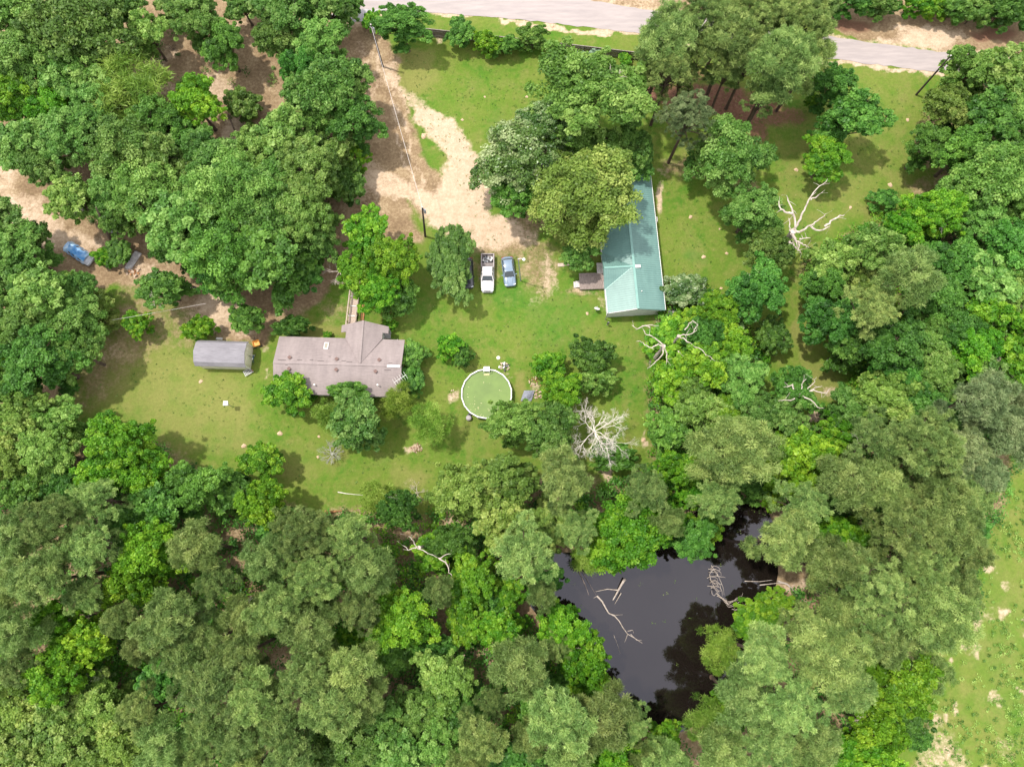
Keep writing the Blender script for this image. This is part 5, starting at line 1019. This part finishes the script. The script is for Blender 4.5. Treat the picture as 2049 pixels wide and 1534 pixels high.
region('at the right edge, middle', [('D', 1775, 700, 62), ('O', 1845, 690, 52), ('B', 1955, 635, 52, 46), ('D', 1900, 670, 46), ('B', 1935, 705, 54), ('B', 2025, 730, 54), ('O', 1850, 755, 50), ('D', 1780, 755, 46), ('O', 1965, 770, 52), ('B', 2045, 650, 30), ('O', 2035, 570, 50)])
region('below the green roof', [('W', 1370, 578, 40, 34, 'silvery leaved small tree touching the corner of the green roof', .7), ('B', 1435, 625, 42, 36), ('D', 1510, 590, 58), ('B', 1340, 680, 50, 46, 'lime green tree beneath the crooked dead limbs', .62), ('B', 1385, 650, 36, 32), ('D', 1545, 675, 32), ('B', 1400, 740, 54), ('W', 1455, 650, 28, 24), ('B', 1455, 700, 46), ('B', 1345, 760, 46), ('O', 1475, 765, 50), ('O', 1385, 810, 56), ('D', 1335, 865, 44), ('B', 1440, 840, 44), ('D', 1580, 785, 46), ('O', 1560, 830, 44), ('O', 1500, 830, 44), ('D', 1400, 680, 44)])
region('above the pond', [('P', 1455, 905, 88, 70), ('P', 1430, 1000, 56, 46), ('B', 1355, 940, 46, 38), ('B', 1375, 990, 28), ('P', 1290, 985, 52, 52), ('P', 1130, 960, 62, 62), ('B', 1260, 1065, 82, 78, 'broad bright yellow green tree overhanging the upper shore of the pond'), ('D', 1380, 1075, 44, 42), ('B', 1405, 1050, 36), ('P', 1335, 1045, 40, 34), ('P', 1155, 1060, 46), ('D', 1085, 1160, 34), ('P', 1085, 1190, 34), ('F', 1175, 1110, 30, 34), ('B', 1195, 1045, 24), ('D', 1500, 975, 32)])
region('below the lawn centre', [('Y', 930, 985, 62, 54), ('Y', 1010, 960, 62, 52), ('Y', 1005, 1035, 58, 50), ('Y', 1100, 1050, 36, 44), ('D', 800, 1020, 44, 36), ('F', 755, 995, 34, 30), ('P', 1050, 1105, 68, 66), ('B', 945, 1165, 50, 60), ('B', 875, 1105, 40, 34), ('D', 905, 1085, 44, 34), ('B', 935, 1245, 34, 40), ('B', 1000, 1260, 48, 40), ('D', 985, 1205, 34), ('B', 1010, 1195, 36), ('P', 880, 1180, 34)])
region('left of the pond', [('B', 808, 1240, 60, 58, 'round lime green tree alone among olive pines left of the pond'), ('P', 620, 1070, 72, 66), ('P', 545, 1120, 54, 52), ('P', 700, 1075, 58, 52), ('P', 640, 1160, 72, 64), ('P', 740, 1140, 58, 54), ('P', 725, 1215, 50, 50), ('P', 560, 1215, 58, 56), ('P', 630, 1255, 62, 58), ('B', 695, 1285, 30, 28, None, 1.28), ('D', 865, 1290, 40, 30), ('P', 700, 1340, 62, 60), ('P', 620, 1350, 64, 60)])
region('left below the lawn', [('Y', 60, 830, 62, 46), ('O', 130, 840, 50, 38), ('B', 250, 890, 66, 52), ('B', 300, 950, 54, 50), ('B', 215, 950, 50, 44), ('O', 115, 910, 56), ('Y', 30, 925, 50), ('D', 60, 985, 46), ('D', 150, 985, 44), ('D', 400, 975, 58, 50), ('D', 330, 1020, 56), ('D', 460, 985, 42), ('B', 530, 1008, 52, 44), ('D', 555, 1050, 40)])
region('at lower left edge', [('P', 200, 1000, 60, 46), ('P', 120, 1040, 74, 62), ('P', 45, 1075, 60), ('P', 190, 1090, 62), ('P', 100, 1150, 66), ('P', 30, 1180, 50), ('B', 320, 1100, 56, 56, None, 1.28), ('B', 285, 1160, 52, 52, None, 1.28), ('P', 400, 1095, 58, 54), ('P', 440, 1160, 48), ('P', 250, 1240, 40), ('D', 270, 1055, 44), ('P', 185, 1185, 46)])
region('in the lower left woods', [('B', 130, 1240, 50, 44, None, 1.28), ('B', 200, 1275, 52, 44, None, 1.28), ('B', 130, 1340, 56, 56, None, 1.28), ('W', 190, 1365, 38, 36, None, 1.28), ('P', 50, 1260, 56), ('P', 45, 1330, 50), ('P', 350, 1230, 66), ('P', 420, 1270, 50), ('P', 380, 1310, 58), ('P', 490, 1300, 56), ('P', 290, 1290, 40), ('P', 430, 1370, 72), ('P', 520, 1390, 62), ('P', 500, 1230, 50), ('D', 320, 1370, 40)])
region('along the bottom left edge', [('Y', 50, 1410, 58), ('Y', 140, 1430, 60), ('Y', 215, 1410, 54), ('P', 290, 1420, 50), ('Y', 60, 1490, 60), ('Y', 160, 1500, 62), ('Y', 250, 1490, 58), ('P', 340, 1480, 58), ('P', 420, 1460, 54), ('P', 400, 1525, 50), ('P', 490, 1465, 54), ('P', 570, 1450, 58), ('P', 590, 1520, 58), ('P', 500, 1530, 50), ('D', 650, 1500, 34)])
region('along bottom left of centre', [('P', 660, 1410, 64), ('P', 740, 1390, 46), ('O', 700, 1490, 62), ('O', 770, 1440, 56), ('O', 800, 1500, 58), ('O', 845, 1420, 50), ('O', 895, 1365, 62), ('D', 930, 1410, 48), ('O', 880, 1480, 50), ('P', 960, 1470, 54), ('P', 940, 1525, 44), ('P', 985, 1400, 36), ('D', 790, 1300, 40)])
region('below the pond', [('P', 1040, 1330, 66, 60), ('B', 1125, 1255, 48, 46, None, 1.28), ('B', 1170, 1320, 46, 44, None, 1.28), ('B', 1185, 1375, 42, 40, None, 1.28), ('P', 1110, 1290, 36), ('P', 1110, 1430, 72), ('P', 1200, 1430, 66), ('P', 1260, 1440, 44), ('D', 1080, 1390, 46), ('P', 1060, 1470, 40), ('B', 1220, 1520, 56, 56, None, 1.28), ('D', 1030, 1515, 46), ('P', 1140, 1510, 54), ('B', 1330, 1470, 28, 28, None, 1.28), ('P', 1330, 1515, 50), ('P', 1290, 1520, 40), ('D', 1150, 1345, 34)])
region('right of the pond', [('F', 1440, 1300, 44, 46, 'spiky yellow green tree leaning over the right shore of the pond'), ('B', 1540, 1215, 46, 36, None, .7), ('B', 1512, 1245, 42, 38, None, .8), ('P', 1520, 1310, 64), ('P', 1480, 1390, 62), ('P', 1570, 1400, 70), ('F', 1410, 1440, 46, 40, 'spiky yellow green tree at the lower right shore'), ('P', 1650, 1300, 74), ('P', 1600, 1250, 50), ('P', 1690, 1370, 56), ('P', 1440, 1500, 54), ('P', 1530, 1480, 66), ('P', 1620, 1480, 58), ('B', 1455, 1425, 32, 32, None, 1.28)])
region('in the lower right corner', [('B', 1775, 1355, 66, 62, None, 1.28), ('B', 1740, 1450, 54, 46, None, 1.28), ('B', 1735, 1515, 56, 44, None, 1.28), ('B', 1660, 1515, 50, 50, None, 1.28), ('D', 1800, 1430, 40), ('P', 1850, 1340, 44), ('P', 1610, 1545, 60), ('B', 1700, 1310, 40, 40, None, 1.28), ('d', 1835, 1480, 22, 18)])
region('in woods right of the pond', [('P', 1745, 1200, 84), ('P', 1830, 1140, 78), ('P', 1855, 1240, 74), ('P', 1900, 1175, 56), ('P', 1760, 1280, 60), ('P', 1680, 1230, 52), ('P', 1925, 1105, 52), ('P', 1800, 1060, 78), ('P', 1890, 1040, 70), ('P', 1930, 1000, 52), ('P', 1690, 1130, 56), ('B', 1720, 1085, 40, 40, None, 1.28), ('B', 1650, 1065, 42, 36, None, 1.28), ('D', 1935, 1050, 32)])
region('in woods above right of pond', [('B', 1600, 915, 56, 60, None, 1.28), ('B', 1560, 965, 40, 40, None, 1.28), ('B', 1685, 870, 42, 36, None, 1.28), ('P', 1680, 960, 62, 58), ('P', 1600, 1010, 60, 54), ('P', 1560, 1085, 62, 66), ('P', 1640, 1130, 56), ('P', 1740, 880, 58), ('P', 1830, 900, 84, 76), ('P', 1755, 970, 60), ('P', 1870, 980, 62), ('Y', 1760, 800, 66, 52), ('D', 1840, 820, 52), ('O', 1690, 820, 44), ('D', 1905, 850, 46), ('D', 1655, 1000, 30), ('D', 1745, 1025, 30)])
region('at right edge above meadow', [('G', 1945, 810, 66, 62), ('G', 2010, 870, 62, 60), ('G', 1920, 900, 58), ('G', 1955, 950, 50), ('G', 2040, 820, 44)])
